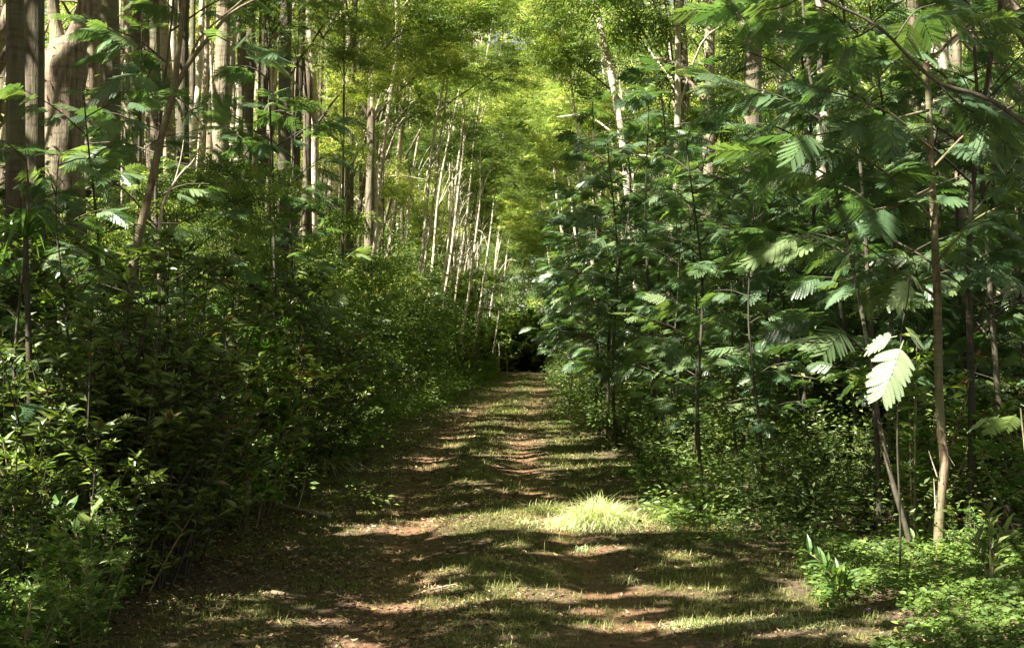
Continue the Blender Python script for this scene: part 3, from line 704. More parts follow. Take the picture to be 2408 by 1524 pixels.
for _ in range(8000):
    if n1 >= 135: break
    y = 24 + 80 * RS.rand() ** 1.3; x = RS.uniform(right_edge(y) + .5, min(.4 * y, 9))
    if not clear(x, y, spr, .9): continue
    spr.append((x, y)); n1 += 1
    add_sap(x, y, SAPF, RS.uniform(.55, 1.05) * (1 + .009 * y), 'feathery sapling in the receding green wall right of the track', 'receding feathery saplings right of the track')
n1 = 0
for _ in range(8000):
    if n1 >= 44: break
    y = 23 + 80 * RS.rand() ** 1.1; x = RS.uniform(max(-.3 * y, -9), left_edge(y) - .6)
    if not clear(x, y, spr, 1.2): continue
    spr.append((x, y)); n1 += 1
    add_sap(x, y, SAPF, RS.uniform(.4, .7) * (1 + .005 * y), 'feathery sapling among the shrubs left of the track', 'feathery saplings left of the track')
# a few in the upper left, among the trunks
for (u, v, d, sc) in [(395, 150, 12, .95), (300, 250, 12.5, .85), (230, 420, 11, .75), (140, 520, 9.5, .62), (640, 200, 17, 1.0), (700, 250, 20, 1.0), (560, 330, 16, .85), (60, 520, 9, .5)]:
    p = P(u, v, d); s, f = SAPN[RS.randint(2)] if d < 13 else SAP[RS.randint(4)]
    inst('feathery_sapling', 'feathery sapling in shade in front of the tall left trunks', 'sapling', [('stem', s), ('fronds', f)], (p[0], d, float(gz(p[0], d))), RS.rand() * 6, (p[2] + .4) / 5.0, 'feathery saplings before the left trunks')

for (u, v, d, q) in [(560, 500, 15, .3), (430, 560, 12.5, .3), (640, 60, 22, .3)]:
    p = P(u, v, d); t = thing('understory_tree', 'slim leafy tree in front of the tall dark trunks at upper left', 'tree', (p[0], d, float(gz(p[0], d))), 0, 1, 'slim trees before the tall left trunks')
    o = obj('trunk', TR['d%d' % RS.randint(3)], t); o.scale = (.1, .1, p[2] / 14); c = obj('crown', CR[2 + RS.randint(2)], t); c.location = (0, 0, p[2]); c.scale = (q, q, q * .9); c.rotation_euler = (0, 0, RS.rand() * 6)
# leaning slender stem upper left
D = 9.6
t, mb, pp = stem_thing('leaning_tree', 'slender tan stem leaning right through the left shrub bank, forked high up',
    [P(290, 1000, D), P(303, 710, D), P(322, 580, D), P(352, 450, D), P(380, 320, D), P(408, 210, D), P(420, 120, D), P(432, 0, D), P(440, -250, D)], [.036, .033, .03, .026, .02, .014], 'bark_thin')
O = np.array([P(290, 1000, D)[0], D, 0]); pp0 = P(290, 1000, D)
tube(mb, [np.array([0, 0, -.1]), pp0 - O], [.04, .036], 8)
tube(mb, curve([P(408, 215, D) - O, P(450, 140, D) - O, P(500, 80, D) - O, P(545, 30, D) - O, P(640, -20, D) - O], 12), np.linspace(.022, .008, 12), 7)
tube(mb, curve([P(432, 180, D) - O, P(470, 90, D) - O, P(560, 10, D) - O, P(600, -30, D) - O], 10), np.linspace(.009, .006, 10), 6)
lb = MB()
for (a, b, c_, k) in [((400, 240), (350, 180), (290, 120), 5), ((385, 310), (330, 290), (270, 285), 4), ((405, 220), (440, 250), (480, 300), 4), ((500, 80), (560, 110), (620, 130), 5)]:
    bough(mb, lb, [P(*a, D), P(*b, D), P(*c_, D - .3)], .006, FR2, k, .8, O)
obj('trunk', mb.mesh('trunk', M['bark_thin'], True), t); obj('crown', lb.mesh('crown', M['frond']), t)
# dead pale branch
t, mb, pp = stem_thing('dead_branch', 'bleached bare branch rising from the shrub bank, forked at its tip', [P(372, 560, 10.2), P(384, 480, 10.2), P(410, 430, 10.2), P(440, 392, 10.2)], [.014, .011, .008], 'wood', 'branch', 6)
O = np.array([P(372, 560, 10.2)[0], 10.2, 0]); tube(mb, curve([[.05, 0, -.1], P(372, 560, 10.2) - O], 5), .014, 6)
tube(mb, curve([P(435, 400, 10.2) - O, P(450, 385, 10.2) - O, P(458, 372, 10.2) - O], 5), np.linspace(.008, .004, 5), 5)
tube(mb, curve([P(410, 430, 10.2) - O, P(425, 375, 10.2) - O, P(432, 330, 10.2) - O], 5), np.linspace(.006, .003, 5), 5)
me = mb.mesh('branch', M['wood'], True); obj('limb', me, t)
# three thin lit stems at the far end of the track, and thin stems in the right thicket
for (u0, v0, u1, v1, r, mt, lab) in [
    (1192, 885, 1190, 795, .035, 'wood', 'bare pale stem at the dark end of the track, right one of three'), (1176, 880, 1172, 800, .03, 'wood', 'bare pale stem at the dark end of the track, middle one of three'), (1168, 878, 1162, 790, .03, 'wood', 'bare pale stem at the dark end of the track, left one of three'),
    (1512, 1030, 1505, 890, .018, 'wood', 'thin sunlit stake-like stem at the edge of the right thicket'), (1338, 968, 1345, 700, .03, 'stem_dark', 'dark thin stem standing first on the right edge of the track'),
    (1578, 1110, 1572, 820, .012, 'stem_dark', 'thin dark stem right of the sunlit stake-like stem'), (1862, 1075, 1828, 640, .016, 'stem_dark', 'long dark stem leaning left in the right thicket'),
    (1805, 1060, 1782, 700, .012, 'stem_dark', 'long dark stem beside the one leaning left'), (664, 980, 690, 520, .014, 'bark_thin', 'thin tan stem with a sunlit stretch in the left shrub bank'), (575, 1250, 578, 1050, .007, 'wood', 'thin pale dead stick upright at the edge of the left shrubs'),
    (1475, 1000, 1470, 560, .02, 'bark_pale', 'pale thin stem rising through the middle of the right thicket'), (2030, 1240, 2032, 1050, .006, 'bark_thin', 'very thin brown shoot in the dark hollow at right')]:
    d = F * CAMZ / (v0 - VY); d = min(d, 95); mb = MB(); b = P(u0, v0, d); b[2] = 0; e = P(u1, v1, d)
    t = thing('thin_stem', lab, 'stem', tuple(b)); w = RS.uniform(-.03, .03, 2) * min(d, 14) / 8
    tube(mb, curve([[0, 0, -.1], (e - b) * [.3, 0, .33] + [w[0], 0, 0], (e - b) * [.7, 0, .66] + [w[1], 0, 0], e - b], 12), np.linspace(r, r * .6, 12), 6, .1)
    obj('stalk', mb.mesh('stalk', M[mt], True), t)

# ------------------------------------------------------------------ broad leaved shrubs
def shrub_meshes(h, R, nst, per, T, mat, ll=(.06, .11), seed=0, stemmat='stem_dark', red=0, twig=3):
    st = MB(); lf = MB(); rd = MB(); P_ = []; D_ = []
    for k in range(nst):
        a = RS.rand() * 6.28; rr = R * RS.rand() ** .6; hh = h * RS.uniform(.55, 1.0) * (1 - .25 * rr / R)
        top = np.array([cos(a) * rr, sin(a) * rr, hh]); c = curve([[cos(a) * rr * .15, sin(a) * rr * .15, -.08], top * [.6, .6, .5], top], 9)
        tube(st, c, np.linspace(.010, .003, 9), 4, cap=False)
        lines = [(c, 1.0)]
        for _ in range(twig):
            i = RS.randint(2, 8); aa = RS.rand() * 6.28; l = RS.uniform(.2, .45) * h / 2
            e = c[i] + [cos(aa) * l, sin(aa) * l, l * RS.uniform(.2, .8)]; cc = curve([c[i], (c[i] + e) / 2 + [0, 0, .03], e], 5)
            tube(st, cc, np.linspace(.005, .002, 5), 3, cap=False); lines.append((cc, .6))
        for cc, w in lines:
            m = int(per * w); q = RS.uniform(.12, 1, m) * (len(cc) - 1.001); i = q.astype(int); f = (q - i)[:, None]
            p = cc[i] * (1 - f) + cc[i + 1] * f; d = rdir(m, -.2, .75); P_.append(p + d * .015); D_.append(d)
            # whorl at the tip
            d = rdir(7, .15, .9); P_.append(np.tile(cc[-1], (7, 1))); D_.append(d)
        if k < red:
            d = rdir(9, .35, .95); rd.spread(LN[0] * [1, 1.6, 1], LN[1], np.tile(top + [0, 0, .02], (9, 1)), frames(d), RS.uniform(.05, .085, 9))
    P_ = np.concatenate(P_); D_ = np.concatenate(D_); n = len(P_)
    lf.spread(T[0], T[1], P_, frames(D_, rdir(n, .5, 1)), RS.uniform(ll[0], ll[1], n))
    out = [('stems', st.mesh('stems', M[stemmat])), ('leaves', lf.mesh('leaves', M[mat]))]
    if red: out.append(('young_leaves', rd.mesh('young_leaves', M['red'])))
    return out
SHN = [shrub_meshes(RS.uniform(1.7, 2.3), RS.uniform(.55, .8), 15, 46, LF, 'shrub', (.055, .10)) for _ in range(4)]
SHM = [shrub_meshes(RS.uniform(1.8, 2.4), RS.uniform(.6, .9), 16, 44, LL, 'shrub', (.06, .11)) for _ in range(4)]
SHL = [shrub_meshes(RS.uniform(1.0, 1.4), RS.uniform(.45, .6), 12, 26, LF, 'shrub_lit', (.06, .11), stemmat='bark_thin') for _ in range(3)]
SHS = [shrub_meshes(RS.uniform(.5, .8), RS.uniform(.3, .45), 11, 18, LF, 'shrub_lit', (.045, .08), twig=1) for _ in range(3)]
FARS = [shrub_meshes(2.6, 1.3, 16, 36, leaf_lo(w=.5), 'shrub', (.16, .28), twig=3) for _ in range(3)]
FARG = [shrub_meshes(2.6, 1.3, 16, 36, leaf_lo(w=.5), 'canopy_green', (.16, .26), twig=3) for _ in range(2)]
shp = []
def sh(lib, x, y, s, lab, grp, nm='shrub', tilt=True):
    return inst(nm, lab, 'shrub', lib[RS.randint(len(lib))], (x, y, float(gz(x, y)) - .03), RS.rand() * 6.28, s, grp, (RS.uniform(-.1, .1), RS.uniform(-.1, .1)) if tilt else (0, 0))
c = 0
for _ in range(9000):                                 # near left bank
    if c >= 145: break
    y = RS.uniform(5.5, 24); out = RS.rand() ** 1.1 * 5.5; x = left_edge(y) - .1 - out
    if x < -.45 * y - .5: continue
    if not clear(x, y, shp, .42 + .05 * out): continue
    shp.append((x, y)); c += 1
    s = np.clip(.70 + .36 * out, .6, 1.9) * RS.uniform(.8, 1.2) * np.interp(y, [6, 8.2, 9.5], [.45, .6, 1])
    if RS.rand() < .28: sh(SHL, x, y, s * 1.5, 'shrub with leaves lightened as if sunlit, mixed into the dense bank left of the track', 'lighter shrubs of the dense left bank')
    else: sh(SHN if y < 15 else SHM, x, y, s, 'dark glossy leaved shrub in the dense bank left of the track', 'shrubs of the dense left bank')
for (u, d, top) in [(250, 8.9, 650), (300, 8.8, 700), (345, 8.9, 690), (400, 9.1, 640), (370, 9.9, 545), (420, 10.0, 560), (330, 9.2, 720), (200, 8.6, 600), (640, 14.5, 620), (690, 15.5, 640)]:
    p = P(u, top, d); sh(SHN, p[0], d, p[2] / 1.9, 'dark glossy leaved shrub in the dense bank left of the track', 'shrubs of the dense left bank')
c = 0
for _ in range(9000):                                 # left bank far
    if c >= 50: break
    y = RS.uniform(23, 105); out = RS.rand() ** 1.2 * 6; x = left_edge(y) - .5 - out
    if not clear(x, y, shp, .9): continue
    shp.append((x, y)); c += 1
    sh(SHM if y < 40 else FARS, x, y, np.clip(.8 + .35 * out, .8, 2.2) * RS.uniform(.85, 1.2), 'dark shrub in the receding bank left of the track', 'shrubs of the receding left bank')
c = 0
for _ in range(9000):                                 # right understory
    if c >= 62: break
    y = RS.uniform(8.5, 26); out = RS.rand() ** .9 * 7; x = right_edge(y) + .2 + out
    if x > .42 * y + .6: continue
    if not clear(x, y, shp, .5): continue
    if 1.5 < x < 3.2 and y < 10.5: continue
    shp.append((x, y)); c += 1
    s = np.clip(.3 + .22 * out, .3, 1.3) * RS.uniform(.8, 1.15)
    lit = RS.rand() < .4
    sh((SHL if out > .8 else SHS) if lit else (SHN if y < 15 else SHM), x, y, s if not lit else s * 1.3, 'leafy shrub with light green leaves, lightened as if sunlit, in the right understory' if lit else 'dark leaved shrub in the right understory', 'light green shrubs right of the track' if lit else 'dark shrubs right of the track')
c = 0
for _ in range(9000):
    if c >= 28: break
    y = RS.uniform(25, 105); x = right_edge(y) + .3 + RS.rand() * 7
    if not clear(x, y, shp, 1.1): continue
    shp.append((x, y)); c += 1
    sh(FARG if RS.rand() < .5 else (SHM if y < 40 else FARS), x, y, RS.uniform(.35, .8), 'low shrub under the receding saplings right of the track', 'low shrubs under the right saplings')
# dense growth added to close and darken the end of the track
for k in range(7):
    if k % 2 == 0: continue
    t = thing('understory_tree', 'dark small tree closing the shaded end of the track', 'tree', ((k - 3) * 1.3 + .2, 116 + RS.rand() * 3, 0), 0, 1, 'small trees closing the end of the track')
    o = obj('trunk', TR['d0'], t); o.scale = (.3, .3, .4); c_ = obj('crown', CR[2 + k % 2], t); c_.location = (0, 0, 3 + 5 * (k % 2)); c_.scale = (1.1, 1.0, 1.5)
for k in range(12):
    x = (k % 6 - 2.5) * 1.1 + .3; sh(FARG, x, 108 + RS.rand() * 4, 1.2 if k < 6 else 2.4, 'dark shrub blocking the shaded end of the track', 'shrubs at the end of the track')
for k in range(3):  # trees added for the shadow they cast on the track's end
    x = RS.uniform(-7, 5); y = RS.uniform(78, 100); z = RS.uniform(10, 17)
    t = thing('added_shade_tree', 'tree added so that its crown keeps the end of the track in shadow', 'tree', (-7 - RS.rand() * 3, y, 0), 0, 1, 'trees added to shade the end of the track')
    o = obj('trunk', TR['b%d' % RS.randint(4)], t); o.scale = (.8, .8, z / 14)
    c_ = obj('crown', CRF[2], t); c_.location = (x + 7, 0, z); c_.scale = (1.1, 1.1, .7)

# special shrubs
RED = shrub_meshes(1.5, .45, 9, 26, LF, 'shrub_lit', (.07, .11), stemmat='bark_thin', red=4)
for (u, v, d, s, lab) in [(585, 850, 11.9, 1.05, 'sunlit shrub with red young leaves at its top, in the left bank beside the track'),
                          (565, 560, 13.2, 1.7, 'tall shrub with a red leafed top high in the left bank'),
                          (610, 700, 13.0, 1.35, 'shrub with one pink red tip below the tall red topped one'),
                          (445, 780, 11.0, 1.05, 'shrub with a single crimson tip in the shade of the left bank'),
                          (2150, 700, 11.2, 1.2, 'sunlit shrub with yellow and red young leaves behind the near slender tree'),
                          (2290, 1150, 9.2, .45, 'small shrub with a red shoot near the right margin')]:
    p = P(u, v, d); inst('red_tipped_shrub', lab, 'shrub', RED, (p[0], d, 0), RS.rand() * 6, max(.3, p[2] / 1.5), None)
# large leaved sprig, right foreground
def sprig(name, lab, base, tips, ll, mat, T=LW, nleaf=9, st='bark_thin', up=.2):
    t = thing(name, lab, 'shrub', (base[0], base[1], 0)); O = np.array([base[0], base[1], 0]); sm = MB(); lm = MB()
    for e in tips:
        e = np.array(e) - O; c = curve([[0, 0, -.05], e * [.35, .35, .6], e], 10); tube(sm, c, np.linspace(.008, .003, 10), 5, cap=False)
        P_ = []; D_ = []
        for m in range(nleaf):
            q = .45 + .55 * (m + .5) / nleaf; i = min(int(q * 9), 9); a = m * 2.4; ax = c[9] - c[4]; ax = ax / np.linalg.norm(ax)
            s1 = np.cross(ax, [0, 0, 1.0]); s1 /= np.linalg.norm(s1) + 1e-6; s2 = np.cross(ax, s1)
            P_.append(c[i]); D_.append(s1 * cos(a) + s2 * sin(a) + ax * (.5 + .6 * q) + [0, 0, up])
        lm.spread(T[0], T[1], np.array(P_), frames(np.array(D_), np.tile([0.0, -.2, 1], (nleaf, 1))), RS.uniform(ll * .8, ll * 1.15, nleaf))
    obj('stems', sm.mesh('stems', M[st]), t); obj('leaves', lm.mesh('leaves', M[mat]), t)
sprig('broad_leaf_shoot', 'leaning shoot with long pale leaves, brightly lit at the right edge of the track', G(1985, 1425), [P(1890, 1290, 8.4), P(1930, 1330, 8.3), P(1965, 1345, 8.3), P(1945, 1375, 8.1), P(1990, 1350, 8.4)], .13, 'shrub_lit', leaf_full(w=.3), 11)
sprig('broad_leaf_shoot', 'shoot with two large pale green oval leaves in the shaded lower left', G(215, 1480), [P(215, 1190, 7.9), P(150, 1180, 8), P(110, 1170, 8.1)], .15, 'shrub_lit', LW, 6)
sprig('broad_leaf_shoot', 'shoot with three upright oval leaves below the pale leaf pair at lower left', G(215, 1520), [P(205, 1300, 7.5)], .16, 'cover', LW, 6)
sprig('broad_leaf_shoot', 'long leaved shoot at the right margin with one glowing leaf', G(2330, 1420), [P(2325, 1180, 8.6), P(2290, 1270, 8.6), P(2370, 1240, 8.7), P(2340, 1290, 8.5)], .15, 'shrub', leaf_full(w=.28), 12)
sprig('broad_leaf_shoot', 'small five leaved shoot in the dark hollow at right', G(2050, 1345), [P(2052, 1300, 10)], .08, 'shrub_lit', LN, 7)
sprig('broad_leaf_shoot', 'low two leaved shoot left of the leaning dark trunk foot', G(2145, 1335), [P(2150, 1262, 9.8), P(2160, 1270, 9.9)], .11, 'shrub_lit', LF, 3)

# strap leaved plants
def blades(mb, n, pos, L, w, droop, spread_, seg=6, rnd=None):
    """arching strips: each from pos, rising then drooping"""
    n = len(pos); a = RS.rand(n) * 2 * pi; el = RS.uniform(.35, 1.0, n) if spread_ is None else spread_
    t = np.linspace(0, 1, seg + 1); L_ = L[:, None]
    hr = L_ * (t[None] * np.cos(el * pi / 2)[:, None] + droop[:, None] * .5 * t[None] ** 2)
    hz = L_ * (t[None] * np.sin(el * pi / 2)[:, None] - droop[:, None] * .75 * t[None] ** 2.2)
    ww = w[:, None] * np.interp(t, [0, .25, .7, 1], [.6, 1, .75, .06])[None]
    ca, sa = np.cos(a)[:, None], np.sin(a)[:, None]
    cxx = pos[:, 0:1] + hr * ca; cyy = pos[:, 1:2] + hr * sa; czz = pos[:, 2:3] + hz
    A = np.stack([cxx - sa * ww / 2, cyy + ca * ww / 2, czz], -1); B = np.stack([cxx + sa * ww / 2, cyy - ca * ww / 2, czz], -1)
    V = np.stack([A, B], 2).reshape(-1, 3); k = 2 * (seg + 1)
    q = np.array([(2 * i, 2 * i + 1, 2 * i + 3, 2 * i + 2) for i in range(seg)])
    Fc = (q[None] + (np.arange(n) * k)[:, None, None]).reshape(-1, 4)
    mb.add(V, Fc, np.repeat(RS.rand(n) if rnd is None else rnd, k))
def strap(name, lab, x, y, z, n, L, w, mat, rz=.12, cat='plant', droop=(.8, 1.5), el=None):
    t = thing(name, lab, cat, (x, y, z)); mb = MB(); a = RS.rand(n) * 6.28; r = rz * RS.rand(n) ** .5
    blades(mb, n, np.stack([r * np.cos(a), r * np.sin(a), np.zeros(n)], 1), RS.uniform(L * .6, L, n), RS.uniform(w * .7, w, n), RS.uniform(*droop, n), el)
    obj('blades', mb.mesh('blades', M[mat]), t); return t
def strap_on_stem(lab, u, v, d, n, L, w, mat):
    p = P(u, v, d); t = thing('strap_leaf_plant', lab, 'plant', (p[0], d, 0)); mb = MB(); tube(mb, curve([[0, 0, -.1], [.03, 0, p[2] * .5], [0, 0, p[2]]], 8), np.linspace(.03, .018, 8), 7)
    obj('stem', mb.mesh('stem', M['stem_dark'], True), t); mb = MB(); a = RS.rand(n) * 6.28
    blades(mb, n, np.tile([0, 0, p[2]], (n, 1)).astype(float), RS.uniform(L * .6, L, n), RS.uniform(w * .7, w, n), RS.uniform(.9, 1.7, n), None, 7)
    obj('blades', mb.mesh('blades', M[mat]), t)
strap_on_stem('strap leaved plant with hanging green blades at the left margin', 60, 560, 8.8, 46, .75, .035, 'strap')
#strap_on_stem('dark palm like plant with fine arching leaves in front of the leaning stem', 230, 490, 9.0, 60, .7, .022, 'canopy_green')
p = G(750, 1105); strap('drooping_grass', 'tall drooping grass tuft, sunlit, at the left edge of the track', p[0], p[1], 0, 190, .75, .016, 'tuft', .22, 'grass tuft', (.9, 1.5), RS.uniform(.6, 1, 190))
p = G(850, 1000); strap('drooping_grass', 'small spiky grass tuft beyond the drooping one on the left edge', p[0] - .3, p[1], .3, 60, .55, .012, 'strap', .1, 'grass tuft', (.1, .6), RS.uniform(.3, 1, 60))

# the bright grass clump
p = G(1405, 1238); cxg, cyg = p[0], p[1]
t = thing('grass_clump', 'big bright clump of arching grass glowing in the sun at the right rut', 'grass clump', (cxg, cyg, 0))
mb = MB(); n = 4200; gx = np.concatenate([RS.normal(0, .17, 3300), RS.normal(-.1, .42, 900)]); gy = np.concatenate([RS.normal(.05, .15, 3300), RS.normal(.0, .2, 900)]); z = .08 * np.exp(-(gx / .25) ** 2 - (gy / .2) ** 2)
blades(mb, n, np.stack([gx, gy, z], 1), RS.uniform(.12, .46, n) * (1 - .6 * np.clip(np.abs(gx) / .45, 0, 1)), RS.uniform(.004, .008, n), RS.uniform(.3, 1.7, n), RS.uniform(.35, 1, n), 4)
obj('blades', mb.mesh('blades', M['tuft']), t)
mb = MB(); n = 500; gx = RS.normal(.25, .18, n); gy = RS.normal(-.1, .12, n)
blades(mb, n, np.stack([gx, gy, np.zeros(n)], 1), RS.uniform(.1, .25, n), RS.uniform(.004, .007, n), RS.uniform(.8, 1.6, n), RS.uniform(.2, .6, n), 4)
obj('dry_blades', mb.mesh('dry_blades', M['litter']), t)
p = G(1290, 1205); strap('grass_clump', 'small shaded grass clump just left of the bright clump', p[0], p[1], 0, 420, .26, .007, 'grass', .22, 'grass clump', (.5, 1.2), RS.uniform(.5, 1, 420))
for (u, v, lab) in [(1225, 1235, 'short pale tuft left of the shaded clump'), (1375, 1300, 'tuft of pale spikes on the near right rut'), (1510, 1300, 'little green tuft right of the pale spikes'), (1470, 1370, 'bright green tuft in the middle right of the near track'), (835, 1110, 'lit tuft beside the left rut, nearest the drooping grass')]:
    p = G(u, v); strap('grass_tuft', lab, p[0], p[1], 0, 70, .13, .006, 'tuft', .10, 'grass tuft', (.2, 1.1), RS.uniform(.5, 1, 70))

for (u, lab) in [(1640, 'straw coloured grass stubble, leftmost in the long sunlit strip at lower right'), (1720, 'straw coloured grass stubble, second from the left in the sunlit strip at lower right'), (1800, 'straw coloured grass stubble in the middle of the sunlit strip at lower right'), (1870, 'straw coloured grass stubble, second from the right in the sunlit strip at lower right'), (1930, 'straw coloured grass stubble at the ground cover end of the sunlit strip')]:
    p = G(u, 1472 + RS.randint(-8, 8)); strap('grass_tuft', lab, p[0], p[1], 0, 260, .08, .004, 'tuft', .19, 'grass tuft', (.3, 1.8), RS.uniform(.1, 1, 260))  # stubble added in the sun-bright tuft colour to lighten the strip
# low sapling at the right margin
D2 = 9.2; O2 = np.array([P(2420, 1250, D2)[0], D2, 0]); t = thing('low_sapling', 'low sapling with fronds coloured pale as if sunlit, reaching in from the right margin', 'tree', tuple(O2)); mb = MB(); fb = MB(); top = P(2400, 960, D2) - O2
tube(mb, curve([[0, 0, -.1], [0, 0, .6], top], 10), np.linspace(.012, .006, 10), 6)
for (u, v, du, dv, dd, s_) in [(2330, 985, -80, 20, .3, .55), (2350, 975, -30, 45, .3, .6), (2390, 975, -30, 30, .3, .6), (2400, 950, 60, 40, 0, .6)]:
    aim(fb, big[0] if s_ > .9 else big[1], u, v, D2, du, dv, dd, s_)
obj('stem', mb.mesh('stem', M['bark_thin'], True), t); obj('fronds', fb.mesh('fronds', M['frond_sunlit']), t)
# ferns
def fern(lab, x, y, z, n, L, mat='frond', name='fern'):
    t = thing(name, lab, 'fern', (x, y, z)); mb = MB(); Tn, Fn = leaf_full(w=.22, bend=-.1)
    for k in range(n):
        az = k * 6.28 / n + RS.uniform(-.3, .3); l = L * RS.uniform(.75, 1.1); m = 18; q = np.linspace(.12, 1, m)
        hr = l * q * .85; hz = l * (q * .75 - .75 * q ** 2.1)
        for s in (-1, 1):
            pos = np.stack([hr * cos(az), hr * sin(az), hz + .02], 1); a = az + s * 1.2
            d = np.tile([cos(a), sin(a), -.15], (m, 1)); mb.spread(Tn, Fn, pos, frames(d), l * .30 * np.sin(pi * (.12 + .84 * q)) ** .8)
    obj('fronds', mb.mesh('fronds', M[mat]), t)
for (u, v, n, L, lab) in [(1600, 1235, 7, .42, 'fern with lit arching fronds just right of the bright grass clump'), (1560, 1215, 6, .3, 'small fern between the grass clump and the larger fern'), (1680, 1200, 7, .45, 'shaded fern behind the lit fern, deeper in the thicket'),
                          (1345, 1000, 6, .45, 'small lit fern at the right edge of the middle distance'), (1815, 1200, 7, .5, 'fern with a pale frond in the dark understory at right'), (1510, 1120, 6, .45, 'fern half in shade behind the grass clump')]:
    p = G(u, v); fern(lab, p[0], p[1], float(gz(p[0], p[1])), n, L, 'cover')

# ------------------------------------------------------------------ fallen wood
def stick(lab, pts, r, mat='wood', name='fallen_branch', sub=()):
    b = np.array(pts[0]); t = thing(name, lab, 'branch', (b[0], b[1], 0)); mb = MB(); O = np.array([b[0], b[1], 0])
    tube(mb, curve([np.array(q) - O for q in pts], 18), np.linspace(r, r * .5, 18), 8, .2)
    for s in sub: tube(mb, curve([np.array(q) - O for q in s], 7), np.linspace(r * .4, r * .15, 7), 5)
    obj('wood', mb.mesh('wood', M[mat], True), t)
def gp(u, v, h=.03): q = G(u, v); q[2] = h + float(gz(q[0], q[1])); return q
stick('thick fallen branch running from the left shrubs onto the track, its end sunlit', [gp(775, 1222, .035), gp(730, 1216, .05), gp(680, 1205, .05), gp(620, 1188, .07), gp(575, 1170, .12)], .024, 'wood', sub=[[gp(700, 1208, .05), gp(715, 1175, .16), gp(722, 1150, .25)]])
stick('thin curved dead stick across the left rut in the middle distance', [gp(965, 1015), gp(1005, 1010), gp(1018, 992, .15)], .018)
stick('long thin twig lying on the shaded litter at lower left', [gp(490, 1320), gp(560, 1338), gp(640, 1362)], .008, 'bark_thin')
stick('short thick stick in the sunlit litter left of the left rut', [gp(640, 1402), gp(680, 1408), gp(720, 1412)], .016, 'bark_thin')
stick('forked thin branch on the shaded edge below the fallen branch', [gp(590, 1150, .25), gp(680, 1155, .2), gp(800, 1150, .1)], .012, 'bark_dark', sub=[[gp(680, 1155, .2), gp(720, 1170, .1), gp(760, 1180, .05)]])
stick('short dark stick at the right edge of the track behind the grass clump', [gp(1380, 1135, .05), gp(1410, 1128, .06), gp(1440, 1118, .1)], .02, 'bark_dark')
stick('bent pale twig on the near track, right of the left rut', [gp(1010, 1395), gp(1040, 1390), gp(1075, 1386)], .008)
# round pale stone by the clump
mb = MB(); a = np.linspace(0, 2 * pi, 13)[:-1]; rings = []
for q in np.linspace(-1.4, 1.4, 8): rings.append(np.stack([np.cos(a) * cos(q), np.sin(a) * cos(q), np.full(12, sin(q) * .8)], 1))
V = np.concatenate(rings) * .035; V *= (1 + .25 * (vnoise(V[:, 0] * 40, V[:, 2] * 40, 3) - .5))[:, None]
mb.add(V, [(r * 12 + k, r * 12 + (k + 1) % 12, r * 12 + 12 + (k + 1) % 12, r * 12 + 12 + k) for r in range(7) for k in range(12)]); mb.add(rings[-1] * .035, [list(range(12))])
o = obj('stone', mb.mesh('stone', M['bark_pale'], True)); p = G(1475, 1245); o.location = (p[0], p[1], .02); tag(o, 'small pale rounded stone at the foot of the bright grass clump', 'stone')
# purple flowers
for (u, v, lab) in [(2012, 1422, 'purple flower in the ground cover, the left and brighter of two'), (2042, 1432, 'purple flower in the ground cover, the right and darker of two')]:
    d = 7.9; p = P(u, v, d); t = thing('flower', lab, 'flower', (p[0], d, 0)); mb = MB(); tube(mb, [[0, 0, 0], [0, 0, p[2]]], .0018, 4); obj('stalk', mb.mesh('stalk', M['cover']), t)
    mb = MB(); d_ = rdir(7, .1, .7); mb.spread(LW[0], LW[1], np.tile([0, 0, p[2]], (7, 1)).astype(float), frames(d_), np.full(7, .016)); obj('petals', mb.mesh('petals', M['flower']), t)

# ------------------------------------------------------------------ stuff: grass, litter, ground cover, undergrowth
def edge_out(x, y): return np.maximum(left_edge(y) - x, x - right_edge(y))
def grass(n, y0, y1, hl, wl, pw=1.0):
    x = RS.uniform(-3.2, 3.4, n); y = y0 + (y1 - y0) * RS.rand(n) ** pw; u = np.abs(x - cx_path(y)); nz = fnoise(x * 1.6, y * 1.1, 61); n2 = fnoise(x * 5, y * 4, 63)
    dens = np.exp(-(u / .42) ** 2) * 1.1 + np.clip((u - 1.0) / .4, 0, 1) * .9 + .30
    dens *= np.clip((nz - .20) * 4, 0.12, 1.4) * np.clip((n2 - .25) * 2.2, .1, 1.2)
    dens *= np.where(x < left_edge(y) + .5, .5, 1); dens = np.where(edge_out(x, y) > .5, 0, dens)
    dens *= np.where((y < 12.5) & (x < -.9), .75, 1)
    k = RS.rand(n) < dens; x, y, nz = x[k], y[k], nz[k]; n = len(x); mb = MB()
    tall = np.where(RS.rand(n) < .04, 2.0, 1)
    blades(mb, n, np.stack([x, y, gz(x, y) - .005], 1), RS.uniform(hl[0], hl[1], n) * (.6 + .8 * nz) * tall, RS.uniform(wl[0], wl[1], n), RS.uniform(.1, 1.3, n), RS.uniform(.2, 1, n), 2, np.clip(RS.rand(n) * .8 + (nz - .5) * .5, 0, 1))
    return mb
mb = grass(380000, 6, 15, (.025, .085), (.003, .006)); mb.merge(grass(230000, 15, 34, (.04, .11), (.005, .010))); mb.merge(grass(120000, 34, 104, (.07, .16), (.012, .024), 1.3))
tag(obj('grass', mb.mesh('grass', M['grass'])), 'short patchy grass along the middle and edges of the track', 'grass', None, 'stuff')
